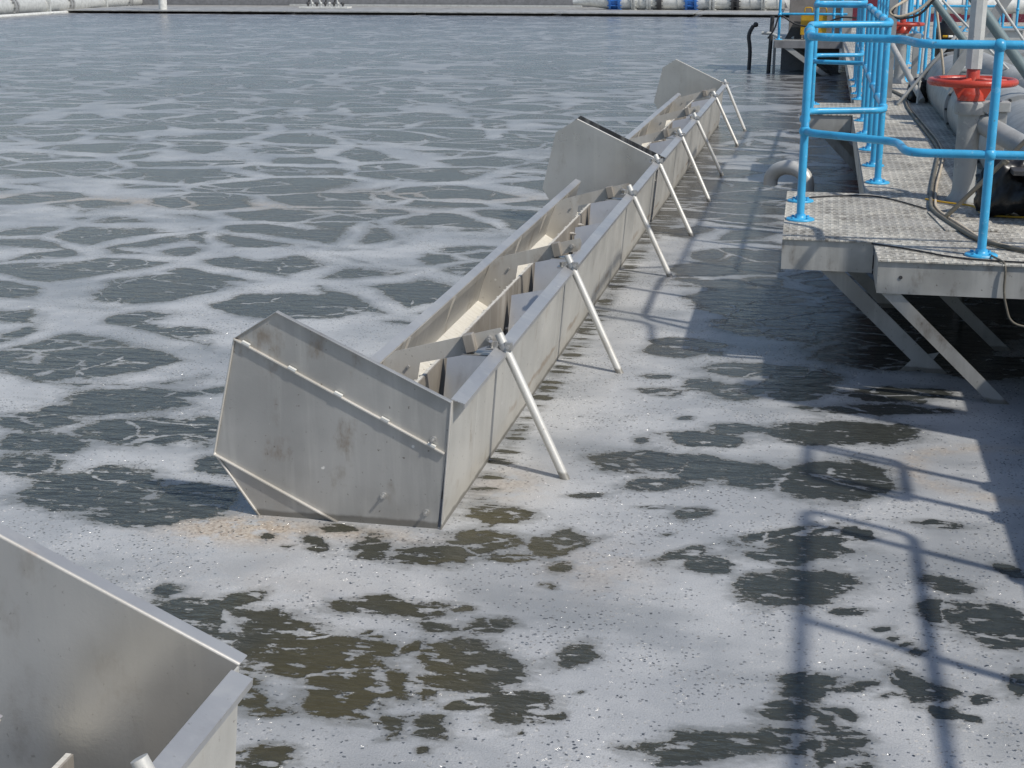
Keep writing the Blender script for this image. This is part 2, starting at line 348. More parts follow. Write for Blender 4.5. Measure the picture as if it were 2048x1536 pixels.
# ------------------------------------------------------------ water with its foam
POOLS = [
(-7.16,14.04,0.78,0.16,0.21,-0.42),(-7.31,15.42,0.17,0.04,0.13,-0.28),(-6.02,15.3,0.64,0.13,0.29,-0.76),(-4.75,13.92,0.29,0.06,0.16,-0.48),
(-6.13,12.45,0.44,0.09,0.2,-0.42),(-5.32,12.73,0.3,0.06,0.12,-0.3),(-4.7,12.69,0.18,0.04,0.08,-0.23),(-4.73,11.64,0.43,0.09,0.16,-0.41),
(-6.13,11.25,0.69,0.14,0.21,-0.39),(-3.97,11.79,0.21,0.04,0.11,-0.32),(-5.52,10.24,0.49,0.1,0.23,-0.43),(-4.92,10.81,0.15,0.03,0.06,-0.14),
(-4.48,10.3,0.47,-0.09,0.14,-0.36),(-3.75,10.45,0.31,0.06,0.11,-0.33),(-5.84,9.71,0.13,0.03,0.19,-0.33),(-5.47,9.21,0.15,0.03,0.1,-0.18),
(-5.47,9.63,0.1,0.02,0.05,-0.09),(-4.56,9.61,0.33,0.07,0.12,-0.25),(-4.48,9.26,0.32,0.07,0.1,-0.21),(-3.54,9.11,0.48,0.1,0.11,-0.28),
(-5.08,8.52,0.19,0.04,0.08,-0.14),(-4.49,8.61,0.24,0.05,0.07,-0.15),(-4.16,7.7,0.59,0.12,0.33,-0.63),(-3.51,6.81,0.3,0.06,0.1,-0.2),
(-3.67,6.59,0.21,0.04,0.05,-0.1),(-3.33,7.18,0.2,0.04,0.1,-0.22),(-3.82,6.37,0.19,0.04,0.08,-0.14),(-3.22,6.33,0.27,0.06,0.1,-0.21),
(-2.92,6.43,0.09,0.02,0.09,-0.21),(-3.57,6.07,0.2,0.04,0.08,-0.14),(-4.87,8.7,0.06,0.01,0.03,-0.06),(-4.21,8.17,0.07,0.02,0.03,-0.06),
(-3.84,8.3,0.11,0.02,0.03,-0.07),(-8.17,13.61,0.14,0.03,0.16,-0.28),(-7.92,13.45,0.16,0.03,0.08,-0.15),(-4.58,13.06,0.18,0.04,0.07,-0.2),
(-4.15,12.58,0.17,0.04,0.09,-0.29),(-3.03,5.52,0.27,0.14,0.14,-0.25),(-2.62,5.34,0.24,0.12,0.08,-0.15),(-2.86,9.81,0.45,0.09,0.18,-0.62),
(-3.48,5.76,0.14,0.03,0.09,-0.16),(-2.51,9.05,0.19,0.04,0.05,-0.17),(-4.35,13.9,0.66,0.14,0.2,-0.64),(-3.08,14.22,0.49,0.1,0.1,-0.46),
(-2.78,13.04,0.27,0.06,0.11,-0.5),(-3.81,13.12,0.42,0.09,0.15,-0.51),(-3.86,11.74,0.33,0.07,0.13,-0.42),(-2.55,10.99,0.35,0.07,0.09,-0.4),
(-2.59,5.94,0.14,0.03,0.05,-0.13),(-2.54,5.54,0.15,0.03,0.06,-0.13),(-0.74,6.38,0.19,0.04,0.02,-0.16),(-0.5,6.43,0.15,0.03,0.01,-0.11),
(-0.4,6.34,0.17,0.03,0.01,-0.15),(-0.19,6.29,0.16,0.03,0.01,-0.17),(0.17,6.3,0.25,0.05,-0,-0.28),(-0.61,6.09,0.15,0.03,0.01,-0.07),
(-0.46,6.77,0.18,0.04,0.01,-0.1),(-0.28,6.99,0.12,0.03,0,-0.07),(-0.75,6.69,0.05,0.01,0.01,-0.05),(0.22,7.02,0.36,0.07,-0,-0.19),
(0.41,7.46,0.28,0.06,-0,-0.09),(-0.03,7.65,0.14,0.03,0,-0.12),(0.49,7.78,0.26,0.05,-0.01,-0.12),(-0.42,5.75,0.08,0.02,0,-0.06),
(-0.61,5.79,0.08,0.02,0,-0.02),(-0.89,5.88,0.07,0.02,0,-0.03),(-0.51,5.49,0.03,0.01,0,-0.02),(-0.03,5.6,0.19,0.12,0.01,-0.07),
(0.11,5.56,0.17,0.08,0,-0.06),(0.06,5.44,0.19,0.04,0,-0.07),(-0.08,5.34,0.11,-0.02,-0,-0.05),(0.26,5.65,0.05,-0.04,-0.01,-0.06),
(-0.42,5.31,0.09,0.08,0.01,-0.05),(-0.32,5.23,0.09,-0,0,-0.09),(0.02,5.08,0.21,0.07,0.01,-0.16),(-0.17,5.06,0.05,0.01,0,-0.07),
(0.58,5.21,0.09,-0.03,-0.01,-0.07),(0.5,4.99,0.05,0.01,-0.01,-0.08),(0.7,4.88,0.16,-0.05,-0.03,-0.17),(0.51,4.87,0.03,0.01,-0,-0.03),
(0.21,4.89,0.06,0.01,-0,-0.03),(0.32,4.77,0.03,0.01,-0,-0.02),(0.36,4.71,0.03,0.01,-0,-0.02),(0.4,4.67,0.03,0.01,-0,-0.02),
(0.43,4.61,0.03,0.01,-0,-0.03),(0.08,4.34,0.1,0.02,0,-0.05),(0.19,4.3,0.05,0.01,-0,-0.02),(0.04,4.23,0.07,-0.04,-0.01,-0.05),
(0.08,4.23,0.05,0.01,0,-0.05),(0,4.12,0.07,0.01,0,-0.06),(0.16,4.12,0.05,-0.02,-0.01,-0.05),(0.12,4.07,0.02,0,0,-0.02),(0.25,4.35,0.04,0.01,-0,-0.02),
(0.32,4.28,0.03,0.01,-0,-0.02),(0.4,4.37,0.08,-0.12,-0.02,-0.05),(0.48,4.21,0.04,-0.05,-0.02,-0.07),(0.45,4.31,0.08,0.02,-0,-0.07),
(0.57,4.18,0.02,0,-0,-0.03),(0.6,4.31,0.03,0.01,-0,-0.03),(0.73,4.44,0.03,0.01,-0.01,-0.08),(0.66,4.41,0.03,0.01,-0,-0.01),
(-0.17,3.87,0.21,0.07,0.01,-0.08),(-0.29,3.79,0.08,0.02,0.01,-0.06),(0.03,3.94,0.1,-0.03,-0.01,-0.07),(0.18,3.99,0.06,-0.01,-0.01,-0.06),
(0.18,3.88,0.08,-0.06,-0.01,-0.06),(0.11,3.85,0.04,0.01,0,-0.05),(-0.69,4.37,0.07,0.05,0.02,-0.07),(-0.87,5.08,0.04,0.01,0.01,-0.05),
(-0.86,4.89,0.02,0,0,-0.02),(-0.9,5.38,0.07,0.01,0.02,-0.09),(-0.85,5.28,0.07,0.09,0.01,-0.03),(-0.69,3.93,0.03,0.01,0,-0.02),
(-0.63,4.11,0.01,0,0,-0.01),(0.57,5.84,0.11,-0,-0,-0.04),(0.82,5.38,0.05,-0.04,-0.01,-0.05),(-1.88,4.35,0.37,-0.06,0.05,-0.16),
(-2.01,4.39,0.2,0.04,0.04,-0.1),(-1.58,4.17,0.32,-0.07,0.03,-0.12),(-1.52,4.24,0.21,0.04,0.04,-0.1),(-1.36,4.12,0.09,0.02,0.02,-0.05),
(-1.36,3.96,0.13,0.05,0.06,-0.17),(-1.57,4.08,0.08,0.02,0.02,-0.06),(-1.21,4.03,0.06,0.01,0.03,-0.1),(-1.05,4.25,0.16,-0.01,0.02,-0.14),
(-1,4.1,0.14,0.03,0.02,-0.08),(-0.89,4.2,0.06,0.01,0.02,-0.09),(-1.13,4.04,0.06,0.01,0.02,-0.08),(-1.95,4.59,0.07,0.05,0.02,-0.04),
(-1.98,4.54,0.08,0.02,0.01,-0.02),(-1.39,4.59,0.2,0.02,0.02,-0.06),(-1.46,4.65,0.06,0.01,0.01,-0.04),(-1.14,4.64,0.04,0.01,0.01,-0.02),
(-1.57,4.62,0.02,0,0,-0.01),(-1.19,4.47,0.09,-0.02,0.01,-0.04),(-1.03,4.52,0.09,0.02,0.01,-0.05),(-1.24,4.3,0.03,0.01,0.01,-0.05),
(-1.4,4.37,0.03,-0.02,0,-0.02),(-2.25,4.57,0.05,0.01,0.02,-0.05),(-1.71,4,0.06,0.01,0.03,-0.08),(-1.67,3.86,0.1,-0.03,0.02,-0.07),
(-1.56,3.79,0.07,0.01,0.01,-0.03),(-1.1,3.78,0.11,-0.02,0.01,-0.05),(-1.08,3.85,0.07,0.01,0.01,-0.02),(-1.14,3.71,0.03,0.01,0,-0.02),
(-0.96,3.96,0.06,0.03,0.01,-0.03),(-0.81,4.01,0.11,0.02,0.01,-0.06),(-0.81,3.9,0.08,0.03,0.01,-0.05),(-0.79,3.8,0.03,0.01,0,-0.01),
(-1.48,3.51,0.11,0.03,0.02,-0.05),(-1.45,3.59,0.06,0.01,0.01,-0.02),(-1.03,3.66,0.02,0,0,-0.02),(-1.87,5.12,0.08,-0.07,0.01,-0.07),
(-2.08,5.15,0.03,0.01,0.01,-0.03),(-1.97,5.06,0.02,0,0.01,-0.02),(-1.69,5.11,0.04,0.01,0.01,-0.03),(-1.63,5.15,0.06,0.01,0.03,-0.1),
(-1.61,5.03,0.06,0.01,0.01,-0.03),(-1.37,5.1,0.16,0.03,0.03,-0.11),(-1.22,5.28,0.14,0.03,0.03,-0.11),(-1.21,5.57,0.12,0.03,0.02,-0.1),
(-1.11,5.12,0.06,0.01,0.01,-0.04),(-1.03,5.13,0.04,0.01,0.01,-0.03),(-0.98,5.27,0.05,0.01,0.02,-0.08),(-1.83,5.29,0.08,0.02,0.01,-0.04),
(-0.9,4.91,0.03,0.01,0,-0.02),(-0.33,8.11,0.21,0.04,0.01,-0.15),(0.01,8.06,0.19,-0.02,-0,-0.18),(-0.54,7.74,0.1,0.02,0.01,-0.11),
(-0.34,7.65,0.16,0.03,0.01,-0.14),(-0.05,7.79,0.2,0.04,0,-0.22),(0.45,7.72,0.16,0.03,-0,-0.11),(0.42,7.46,0.3,0.06,-0,-0.08),
(0.61,7.63,0.04,0.01,-0,-0.04),(0,7.42,0.06,0.01,0,-0.03),(0.65,7.85,0.13,0.03,-0,-0.07),(-0.76,8.67,0.16,0.03,0.01,-0.09),
(-0.56,8.62,0.09,0.02,0.01,-0.07),(-0.77,8.48,0.17,0.04,0.02,-0.15),(-0.51,8.44,0.04,0.01,0,-0.05),(-0.76,7.56,0.1,0.02,0.01,-0.07),
(-0.8,7.87,0.07,0.01,0.01,-0.05),(-0.57,7.11,0.04,0.01,0,-0.03),(-0.33,6.98,0.14,0.03,0,-0.08),(-0.47,6.78,0.19,-0.05,0,-0.1),
(-0.36,10.81,0.6,0.13,0.02,-0.54),(-0.2,10.01,0.56,0.12,0.02,-0.53),(0.05,9.4,0.58,0.12,0,-0.47),(0.6,8.9,0.57,0.12,-0.03,-0.6),
(1.02,9.96,0.48,0.1,-0.09,-1.13),(1.09,8.45,0.31,0.06,-0.03,-0.25),
]
def axis(a, b, f):
    out = [a]
    while out[-1] < b: out.append(out[-1] + f(out[-1]))
    return out
def build_water():
    xs = axis(-7.5, 2.2, lambda x: 0.034)
    xr = axis(xs[-1] + 0.3, 200, lambda x: 0.25 * max(1.2, abs(x) * 0.8))
    xl = [-v for v in axis(7.9, 200, lambda x: 0.05 * x)][::-1]
    X = np.array(xl + xs + xr)
    ys = axis(2.6, 400, lambda y: max(0.026, 0.0075 * y))
    Y = np.array([-40, -20, -8, -3, 0, 1.5, 2.2] + ys)
    gx, gy = np.meshgrid(X, Y)
    nx, ny = len(X), len(Y)
    px, py = gx.ravel(), gy.ravel()
    pool = np.full(px.shape, -9.0)
    for cx, cy, ax, ay, bx, by in POOLS:
        ext = max(abs(ax) + abs(bx), abs(ay) + abs(by)) * 1.6 + 0.3
        sel = np.where((np.abs(px - cx) < ext) & (np.abs(py - cy) < ext))[0]
        det = ax * by - ay * bx
        dx, dy = px[sel] - cx, py[sel] - cy
        u = (dx * by - dy * bx) / det; v = (dy * ax - dx * ay) / det
        r = np.sqrt(u * u + v * v)
        mn = min(math.hypot(ax, ay), math.hypot(bx, by))
        mn = 0.5 * (mn + 0.12)
        pool[sel] = np.maximum(pool[sel], (1 - r) * mn)
    pool = np.clip(pool, -0.3, 0.5)
    zone = np.clip((13.2 - py) / 2.2, 0, 1) * np.clip((py - 1.0), 0, 1)
    zone = np.where(px < -7, zone * np.clip((px + 9) / 2, 0, 1), zone)
    far_right = np.clip((px + 1.2) / 0.5, 0, 1)
    zone = zone * (1 - far_right * np.clip((py - 9.6) / 1.5, 0, 1))
    # strip beside the long wall, where foam streams away from it in fingers
    fr = np.exp(-((px + 1.36) / 0.16) ** 2) * (px > -1.5) * np.clip((py - 5.4) / 0.5, 0, 1) * np.clip((24 - py) / 4, 0, 1)
    # beige scum
    def blob(cx, cy, rx, ry): return np.exp(-(((px - cx) / rx) ** 2 + ((py - cy) / ry) ** 2))
    scum = blob(-2.25, 5.2, 0.28, 0.14) + 0.28 * blob(-0.72, 5.1, 0.22, 0.25) + 0.4 * blob(-1.25, 5.95, 0.16, 0.25) \
        + 0.5 * blob(-1.7, 5.25, 0.3, 0.07) + 0.1 * blob(-1.9, 4.7, 0.6, 0.2) + 0.6 * blob(-6.5, 13.2, 2.6, 0.25) + 0.5 * blob(-3.6, 14.2, 1.5, 0.3)
    rr = np.sqrt(((px - 0.93) / 0.42) ** 2 + ((py - 6.55) / 0.36) ** 2)
    ring = np.exp(-((rr - 1) / 0.16) ** 2) * (px < 1.4)
    scum = np.clip(scum + 0.4 * ring, 0, 1)
    olive = np.clip(blob(-1.2, 5.2, 0.9, 0.5) + blob(-1.3, 3.9, 0.9, 0.9) + np.exp(-((px + 1.2) / 0.3) ** 2) * (px > -1.5) * (py > 5.2) * np.clip((14 - py) / 6, 0, 1), 0, 1)
    me = bpy.data.meshes.new('water')
    verts = np.stack([px, py, np.zeros_like(px)], 1)
    i = np.arange(ny - 1)[:, None] * nx + np.arange(nx - 1)[None, :]
    q = np.stack([i, i + 1, i + 1 + nx, i + nx], -1).reshape(-1, 4)
    me.vertices.add(len(verts)); me.vertices.foreach_set('co', verts.ravel())
    me.loops.add(q.size); me.loops.foreach_set('vertex_index', q.ravel().astype(np.int32))
    me.polygons.add(len(q)); me.polygons.foreach_set('loop_start', np.arange(0, q.size, 4, dtype=np.int32))
    me.update(); me.validate()
    for nm, arr in (('pool', pool), ('zone', zone), ('fringe', fr), ('scum', scum), ('olive', olive)):
        a = me.attributes.new(nm, 'FLOAT', 'POINT'); a.data.foreach_set('value', arr.astype(np.float32))
    o = bpy.data.objects.new('water', me); COL.objects.link(o); o['kind'] = 'structure'
    n = NT('foamy_tank_water')
    x, y, z = n.sep(n.pos)
    P = n.pos
    wl = n.V('SUBTRACT', n.noise(P, 0.55, 3, 0.55, col=True), (0.5, 0.5, 0.5))
    ws = n.V('SUBTRACT', n.noise(P, 4.5, 3, 0.6, col=True), (0.5, 0.5, 0.5))
    Pw = n.V('ADD', n.V('ADD', P, n.V('MULTIPLY', wl, (0.85, 0.85, 0))), n.V('MULTIPLY', ws, (0.14, 0.14, 0)))
    Pc = n.V('MULTIPLY', Pw, (0.80, 0.98, 0.0))
    d1 = n.vor(Pc, 1.0, 'DISTANCE_TO_EDGE', 0.95)
    Pc2 = n.V('ADD', n.V('MULTIPLY', Pw, (1.5, 2.1, 0.0)), (5.3, 2.2, 0))
    d2 = n.vor(Pc2, 1.0, 'DISTANCE_TO_EDGE', 1.0)
    wn_ = n.noise(P, 0.38, 3, 0.6)
    w1 = n.step(wn_, 0.36, 0.70, 0.035, 0.20)
    f1 = n.M('SUBTRACT', w1, d1)
    m2 = n.noise(n.V('ADD', P, (7, 3, 0)), 0.9, 2, 0.5)
    w2 = n.step(m2, 0.36, 0.62, -0.02, 0.085)
    f2 = n.M('MULTIPLY', n.M('SUBTRACT', w2, d2), 0.6)
    fc = n.M('MAXIMUM', f1, f2)
    pool = n.attr('pool'); zone = n.attr('zone')
    # crinkled pool outlines, thin foam threads and flecks inside the pools
    wob = n.M('MULTIPLY', n.M('SUBTRACT', n.noise(n.V('MULTIPLY', P, (1, 1.35, 1)), 5.5, 4, 0.62), 0.5), 0.2)
    fe = n.M('ADD', n.M('ADD', n.M('MULTIPLY', pool, -1.0), wob), n.M('MULTIPLY', n.step(y, 6.6, 8.6, 0.0, -0.06), n.step(x, -0.8, -1.6, 0.15, 1.0)))
    fl = n.noise(n.V('MULTIPLY', P, (0.75, 1.7, 1)), 10, 4, 0.6)
    thread = n.M('SUBTRACT', n.step(fl, 0.3, 0.7, -0.01, 0.055), n.vor(n.V('MULTIPLY', Pw, (2.3, 3.0, 0.0)), 1.0, 'DISTANCE_TO_EDGE', 1.0))
    thread = n.M('SUBTRACT', thread, n.step(n.noise(P, 1.7, 2), 0.42, 0.56, 0.05, 0.0))
    left = n.M('MULTIPLY', n.step(x, -0.6, -1.6), n.step(y, 6.0, 7.4))
    web = n.M('MINIMUM', n.M('SUBTRACT', n.step(wn_, 0.36, 0.62, 0.045, 0.125), d1), 0.1)
    web = n.M('ADD', web, n.M('MULTIPLY', n.M('SUBTRACT', left, 1.0), 0.6))
    web2 = n.M('SUBTRACT', n.step(fl, 0.3, 0.7, 0.015, 0.06), d2)
    web2 = n.M('SUBTRACT', web2, n.step(n.noise(n.V('ADD', P, (3, 9, 0)), 0.8, 2), 0.62, 0.50, 0.0, 0.08))
    web2 = n.M('ADD', web2, n.M('MULTIPLY', n.M('SUBTRACT', n.step(y, 4.2, 6.0), 1.0), 0.6))
    fe = n.M('MAXIMUM', n.M('MAXIMUM', fe, thread), n.M('MAXIMUM', web, n.M('MULTIPLY', web2, 0.6)))
    f = n.fmix(zone, fc, fe)
    fleck = n.M('MULTIPLY', n.M('SUBTRACT', fl, n.step(y, 3.5, 8.5, 0.575, 0.655)), 0.35)
    near = n.step(y, 5.0, 13.0, 1.0, 0.35)
    fleck = n.M('SUBTRACT', fleck, n.M('SUBTRACT', 0.012, n.M('MULTIPLY', near, 0.012)))
    f = n.M('MAXIMUM', f, fleck)
    streak = n.noise(n.V('MULTIPLY', P, (1.6, 11.0, 1.0)), 1.0, 4, 0.6)
    fr_ = n.attr('fringe')
    f = n.fmix(n.M('MULTIPLY', fr_, 0.9), f, n.M('MULTIPLY', n.M('SUBTRACT', streak, 0.53), 0.5))
    jag = n.M('MULTIPLY', n.M('SUBTRACT', n.noise(n.V('MULTIPLY', P, (0.8, 1.3, 1)), 24, 5, 0.7), 0.5), n.step(y, 4, 9, 0.12, 0.075))
    f = n.M('ADD', f, n.M('MULTIPLY', jag, n.step(y, 6, 16, 1.0, 1.4)))
    foam = n.step(f, n.step(y, 5, 14, -0.008, -0.014), n.step(y, 5, 14, 0.010, 0.022))
    thick = n.step(f, 0.0, 0.09)
    # far out the foam is a thin broken film
    film = n.M('MULTIPLY', n.step(y, 6.5, 30, 1.0, 0.62), n.step(thick, 0.0, 0.8, 0.72, 1.0))
    grain = n.noise(P, 150, 2, 0.7)
    pores = n.M('MULTIPLY', n.step(n.noise(P, 95, 2, 0.6), 0.63, 0.70), n.step(y, 4, 8, 0.8, 0.3))
    patch = n.noise(P, 2.2, 3, 0.6)
    pores = n.M('MULTIPLY', pores, n.step(patch, 0.45, 0.64, 0.05, 0.7))
    body = n.noise(P, 1.4, 4, 0.6)
    fcol = n.mix(thick, (0.27, 0.28, 0.285), (0.37, 0.38, 0.388))
    fcol = n.mix(n.M('MULTIPLY', n.step(body, 0.38, 0.66), 0.75), fcol, (0.57, 0.57, 0.56))
    fcol = n.mix(n.M('MULTIPLY', n.step(n.noise(n.V('MULTIPLY', P, (0.8, 1.6, 1)), 0.9, 4, 0.62), 0.46, 0.7), 0.65), fcol, (0.20, 0.215, 0.225))
    fcol = n.mix(n.M('MULTIPLY', n.step(grain, 0.46, 0.62), 0.42), fcol, (0.27, 0.28, 0.29))
    fcol = n.mix(n.M('MULTIPLY', pores, 0.42), fcol, (0.15, 0.15, 0.14))
    sc = n.M('MINIMUM', 1.0, n.M('MULTIPLY', n.M('MULTIPLY', n.attr('scum'), 1.5), n.step(n.noise(P, 9, 4, 0.7), 0.32, 0.55)))
    sgr = n.mix(n.step(n.noise(P, 60, 3, 0.7), 0.4, 0.65), (0.52, 0.46, 0.38), (0.32, 0.25, 0.19))
    fcol = n.mix(sc, fcol, sgr)
    ol = n.M('MULTIPLY', n.attr('olive'), n.step(n.noise(P, 1.6, 3), 0.35, 0.6, 0.4, 1.0))
    wcol = n.mix(ol, n.mix(n.step(y, 5, 14), (0.036, 0.04, 0.036), n.mix(n.step(y, 14, 50), (0.066, 0.062, 0.054), (0.095, 0.096, 0.105))), (0.062, 0.054, 0.027))  # base colour lightens with distance, standing in for sky reflection
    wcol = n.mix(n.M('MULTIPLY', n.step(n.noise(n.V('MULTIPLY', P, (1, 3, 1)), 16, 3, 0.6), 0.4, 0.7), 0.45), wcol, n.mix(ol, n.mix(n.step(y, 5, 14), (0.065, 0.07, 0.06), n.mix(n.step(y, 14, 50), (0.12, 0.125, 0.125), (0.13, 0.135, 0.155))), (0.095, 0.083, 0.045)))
    cover = n.M('MULTIPLY', foam, film)
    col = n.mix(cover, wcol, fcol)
    # ripples on bare water, bubble texture on foam
    rp = n.noise(n.V('MULTIPLY', P, (0.7, 1.8, 1)), 7, 5, 0.62)
    bare = n.M('SUBTRACT', 1.0, n.M('MULTIPLY', foam, 0.8))
    h = n.M('MULTIPLY', rp, n.M('MULTIPLY', bare, n.step(y, 4, 40, 0.020, 0.011)))
    bub = n.M('MULTIPLY', grain, 1.6)
    h = n.M('ADD', h, n.M('MULTIPLY', n.M('MULTIPLY', bub, foam), n.step(y, 5, 22, 0.0022, 0.0006)))
    h = n.M('ADD', h, n.M('MULTIPLY', n.M('MULTIPLY', foam, n.M('ADD', body, n.M('MULTIPLY', patch, 0.4))), 0.02))
    b3 = n.bump(h, 1.0, 0.8)
    # single bubbles: tiny facets of random tilt that catch the sun
    cell = n.vor(P, 130, 'F1', 1.0, 1)
    cr, cg, cb_ = n.sep(cell)
    bubm = n.M('MULTIPLY', n.M('GREATER_THAN', cb_, n.step(patch, 0.4, 0.65, 0.975, 0.86)), foam)
    tilt = n.V('MULTIPLY', n.V('SUBTRACT', cell, (0.5, 0.5, 0.5)), (2.4, 2.4, 0.0))
    sc_ = n.t.nodes.new("ShaderNodeVectorMath"); sc_.operation = 'SCALE'; n.put(sc_.inputs[0], tilt); n.put(sc_.inputs["Scale"], bubm)
    b3 = n.V('NORMALIZE', n.V('ADD', b3, sc_.outputs[0]), (0, 0, 0))
    rough = n.fmix(foam, n.step(y, 5, 30, 0.10, 0.2), n.fmix(bubm, 0.32, 0.10))
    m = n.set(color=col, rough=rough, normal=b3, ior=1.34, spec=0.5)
    me.materials.append(m)
build_water()
# bed and bank far beyond: one ground sheet under everything, below the water
gm = MB(); gm.add([(-900, -300, -3.2), (900, -300, -3.2), (900, 1500, -3.2), (-900, 1500, -3.2)], [(0, 1, 2, 3)])
gn = NT('tank_bed'); gn.set(color=gn.mix(gn.noise(gn.pos, 0.3, 3), (0.06, 0.055, 0.04), (0.1, 0.09, 0.07)), rough=0.9)
g = part('ground', gm, gn.m, None); g['kind'] = 'structure'
bk = MB(); bk.prism([(112, -3.1), (118, 1.4), (150, 2.0), (500, 2.4), (500, -3.1)], 'x', -260, 260)
bn = NT('bank_liner'); bn.set(color=bn.mix(bn.noise(bn.V('MULTIPLY', bn.pos, (0.3, 2, 2)), 0.8, 4), (0.14, 0.14, 0.145), (0.2, 0.2, 0.2)), rough=0.6)
g = part('bank', bk, bn.m, None); g['kind'] = 'structure'

# ------------------------------------------------------------ the tilted steel decanter units
def decanter(y0, y1, label, struts, arms, seams, near_strip=False, tend=.72, shear=(0, 0, 0)):
    SHEAR[:] = shear
    T = thing('decanter', label, 'decanter', (-1.75, (y0 + y1) / 2, 0), 'steel decanter units in a row')
    A, B, C, D, E, F = (-1.362, .55), (-2.08, .885), (-2.268, .765), (-2.385, .264), (-2.06, -.2), (-1.455, -.2)
    G = (-1.41, 0.02)
    t = 0.006
    for near in (True, False):
        yy = y0 if near else y1 - t
        out = -1 if near else 1
        ya = yy if near else yy + t
        m = MB(); m.prism([A, B, C, D, E, F], 'y', yy, yy + t)
        ep = part('end_plate', m, 'steel' if near else 'steel_clean', T)
        def rib(p, q, dpt, drop, name, mat='steel_edge'):
            P, Q = Vector(p), Vector(q); d = (Q - P).normalized(); nn = Vector((d.y, -d.x))
            if nn.y > 0: nn = -nn
            mm = MB(); mm.prism([tuple(P), tuple(Q), tuple(Q + nn * drop), tuple(P + nn * drop)], 'y', ya, ya + out * dpt)
            part(name, mm, mat, ep, bevel=0.0015)
        if near:
            rib(C, (-1.392, .332), 0.016, 0.007, 'stiffener')
            rib(D, (-1.78, -.036), 0.016, 0.007, 'stiffener')
            rib(B, A, 0.02, 0.004, 'flange', 'steel')
            rib(C, B, 0.012, 0.004, 'flange', 'steel')
            mm = MB(); mm.tube([(D[0], ya - .004, D[1]), (C[0], ya - .004, C[1])], 0.005, 6); part('edge_bead', mm, 'steel_edge', ep); mm = MB(); mm.tube([(A[0], ya - .004, A[1]), (G[0], ya - .004, G[1]), (F[0], ya - .004, F[1])], 0.005, 6)
            part('edge_bead', mm, 'steel_edge', ep); mm = MB(); mm.tube([(D[0], ya - .004, D[1]), (E[0], ya - .004, E[1])], 0.006, 6)
            part('edge_bead', mm, 'steel_edge', ep)
            for bx, bz in ((-1.655, .13), (-1.475, .07), (-1.44, .385)):
                bb = MB(); bb.tube([(bx, ya, bz), (bx, ya - .008, bz)], 0.014, 6); bb.tube([(bx, ya - .008, bz), (bx, ya - .03, bz)], 0.006, 6)
                part('bolt', bb, 'steel_clean', ep)
            # weld clips sitting on the ribs
            for k in range(5):
                cl = MB()
                f = 0.06 + 0.22 * k
                cx = C[0] + (-1.392 - C[0]) * f; cz = C[1] + (.332 - C[1]) * f
                cl.box((cx, ya - .012, cz + .006), (0.035, 0.016, 0.009), Matrix.Rotation(R(26), 3, 'Y'))
                part('weld_clip', cl, 'white', ep)
        else:
            rib(B, A, 0.055, 0.005, 'flange', 'steel_lip')
            mm = MB(); mm.tube([(B[0], ya, B[1]), (A[0], ya, A[1])], 0.006, 8)
            part('edge_bead', mm, 'steel_edge', ep)
    # long outer wall in panels with a dark gap at each seam
    edges = [y0 + t] + list(seams) + [y1 - t]
    for a, b in zip(edges[:-1], edges[1:]):
        m = MB(); m.sheet([A, G, F], 'y', a + 0.002, b - 0.003, 0.005)
        part('wall_panel', m, 'steel_wall', T)
    for sy in seams:
        m = MB(); m.sheet([(A[0] - .006, A[1] - .01), (G[0] - .006, G[1]), (F[0] - .006, F[1])], 'y', sy - .03, sy + .03, 0.004)
        part('seam_backing', m, 'dark_sheet', T)
    m = MB(); m.sheet([(A[0] - .006, A[1] + .004), (A[0] + .05, A[1] - .014), (A[0] + .047, A[1] - .034)], 'y', y0 + .01, y1 - .04, 0.004)
    part('top_flange', m, 'steel_lip', T)
    # trough: left wall with lip, floor covered in dried scum, inner wall
    ty0, ty1 = y0 + .03, y1 - tend
    TL, TB, TF, TR = (-1.925, .44), (-2.015, .215), (-1.93, .165), (-1.735, .365)
    m = MB(); m.sheet([TL, TB], 'y', ty0, ty1, 0.005)
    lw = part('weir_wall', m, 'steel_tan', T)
    m = MB(); m.sheet([(TL[0] + .002, TL[1] + .003), (TL[0] - .042, TL[1] + .022), (TL[0] - .05, TL[1] + .0)], 'y', ty0, ty1 + .01, 0.004)
    part('weir_lip', m, 'steel_lip', lw)
    m = MB(); m.sheet([(TL[0] - .006, TL[1] - .005), (-2.09, -.1)], 'y', ty0, ty1, 0.004)
    part('outer_skirt', m, 'steel', lw)
    yy = ty0 + .4
    while yy < ty1:
        m = MB(); m.prism([(TL[0] + .003, TL[1]), (TL[0] + .014, TL[1]), (TB[0] + .014, TB[1]), (TB[0] + .003, TB[1])], 'y', yy, yy + .006); yy += 0.93
        part('wall_rib', m, 'steel_edge', lw)
    m = MB(); m.sheet([TB, TF, (-1.78, .1)], 'y', ty0, ty1, 0.012)
    part('trough_floor', m, 'scum', T)
    m = MB(); m.sheet([TR, (-1.745, .12), (-1.70, -.1)], 'y', ty0, ty1, 0.006)
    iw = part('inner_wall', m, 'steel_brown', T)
    rnd = random.Random(int(y0 * 10) + 50)
    yy = ty0 + .2
    while yy < ty1:
        m = MB(); zz = rnd.choice([.3, .2, .14]); m.cyl((-1.742, yy, zz), (-1.71, yy, zz), 0.012, 8); m.cyl((-1.71, yy, zz), (-1.695, yy, zz), 0.005, 6)
        yy += rnd.uniform(.35, .8)
        part('bolt', m, 'steel_edge', iw)
    # ragged scum crust along the floor edge
    m = MB(); yy = ty0 + .1
    m.b6(-1.752, -1.738, ty0, ty1, .356, .366)
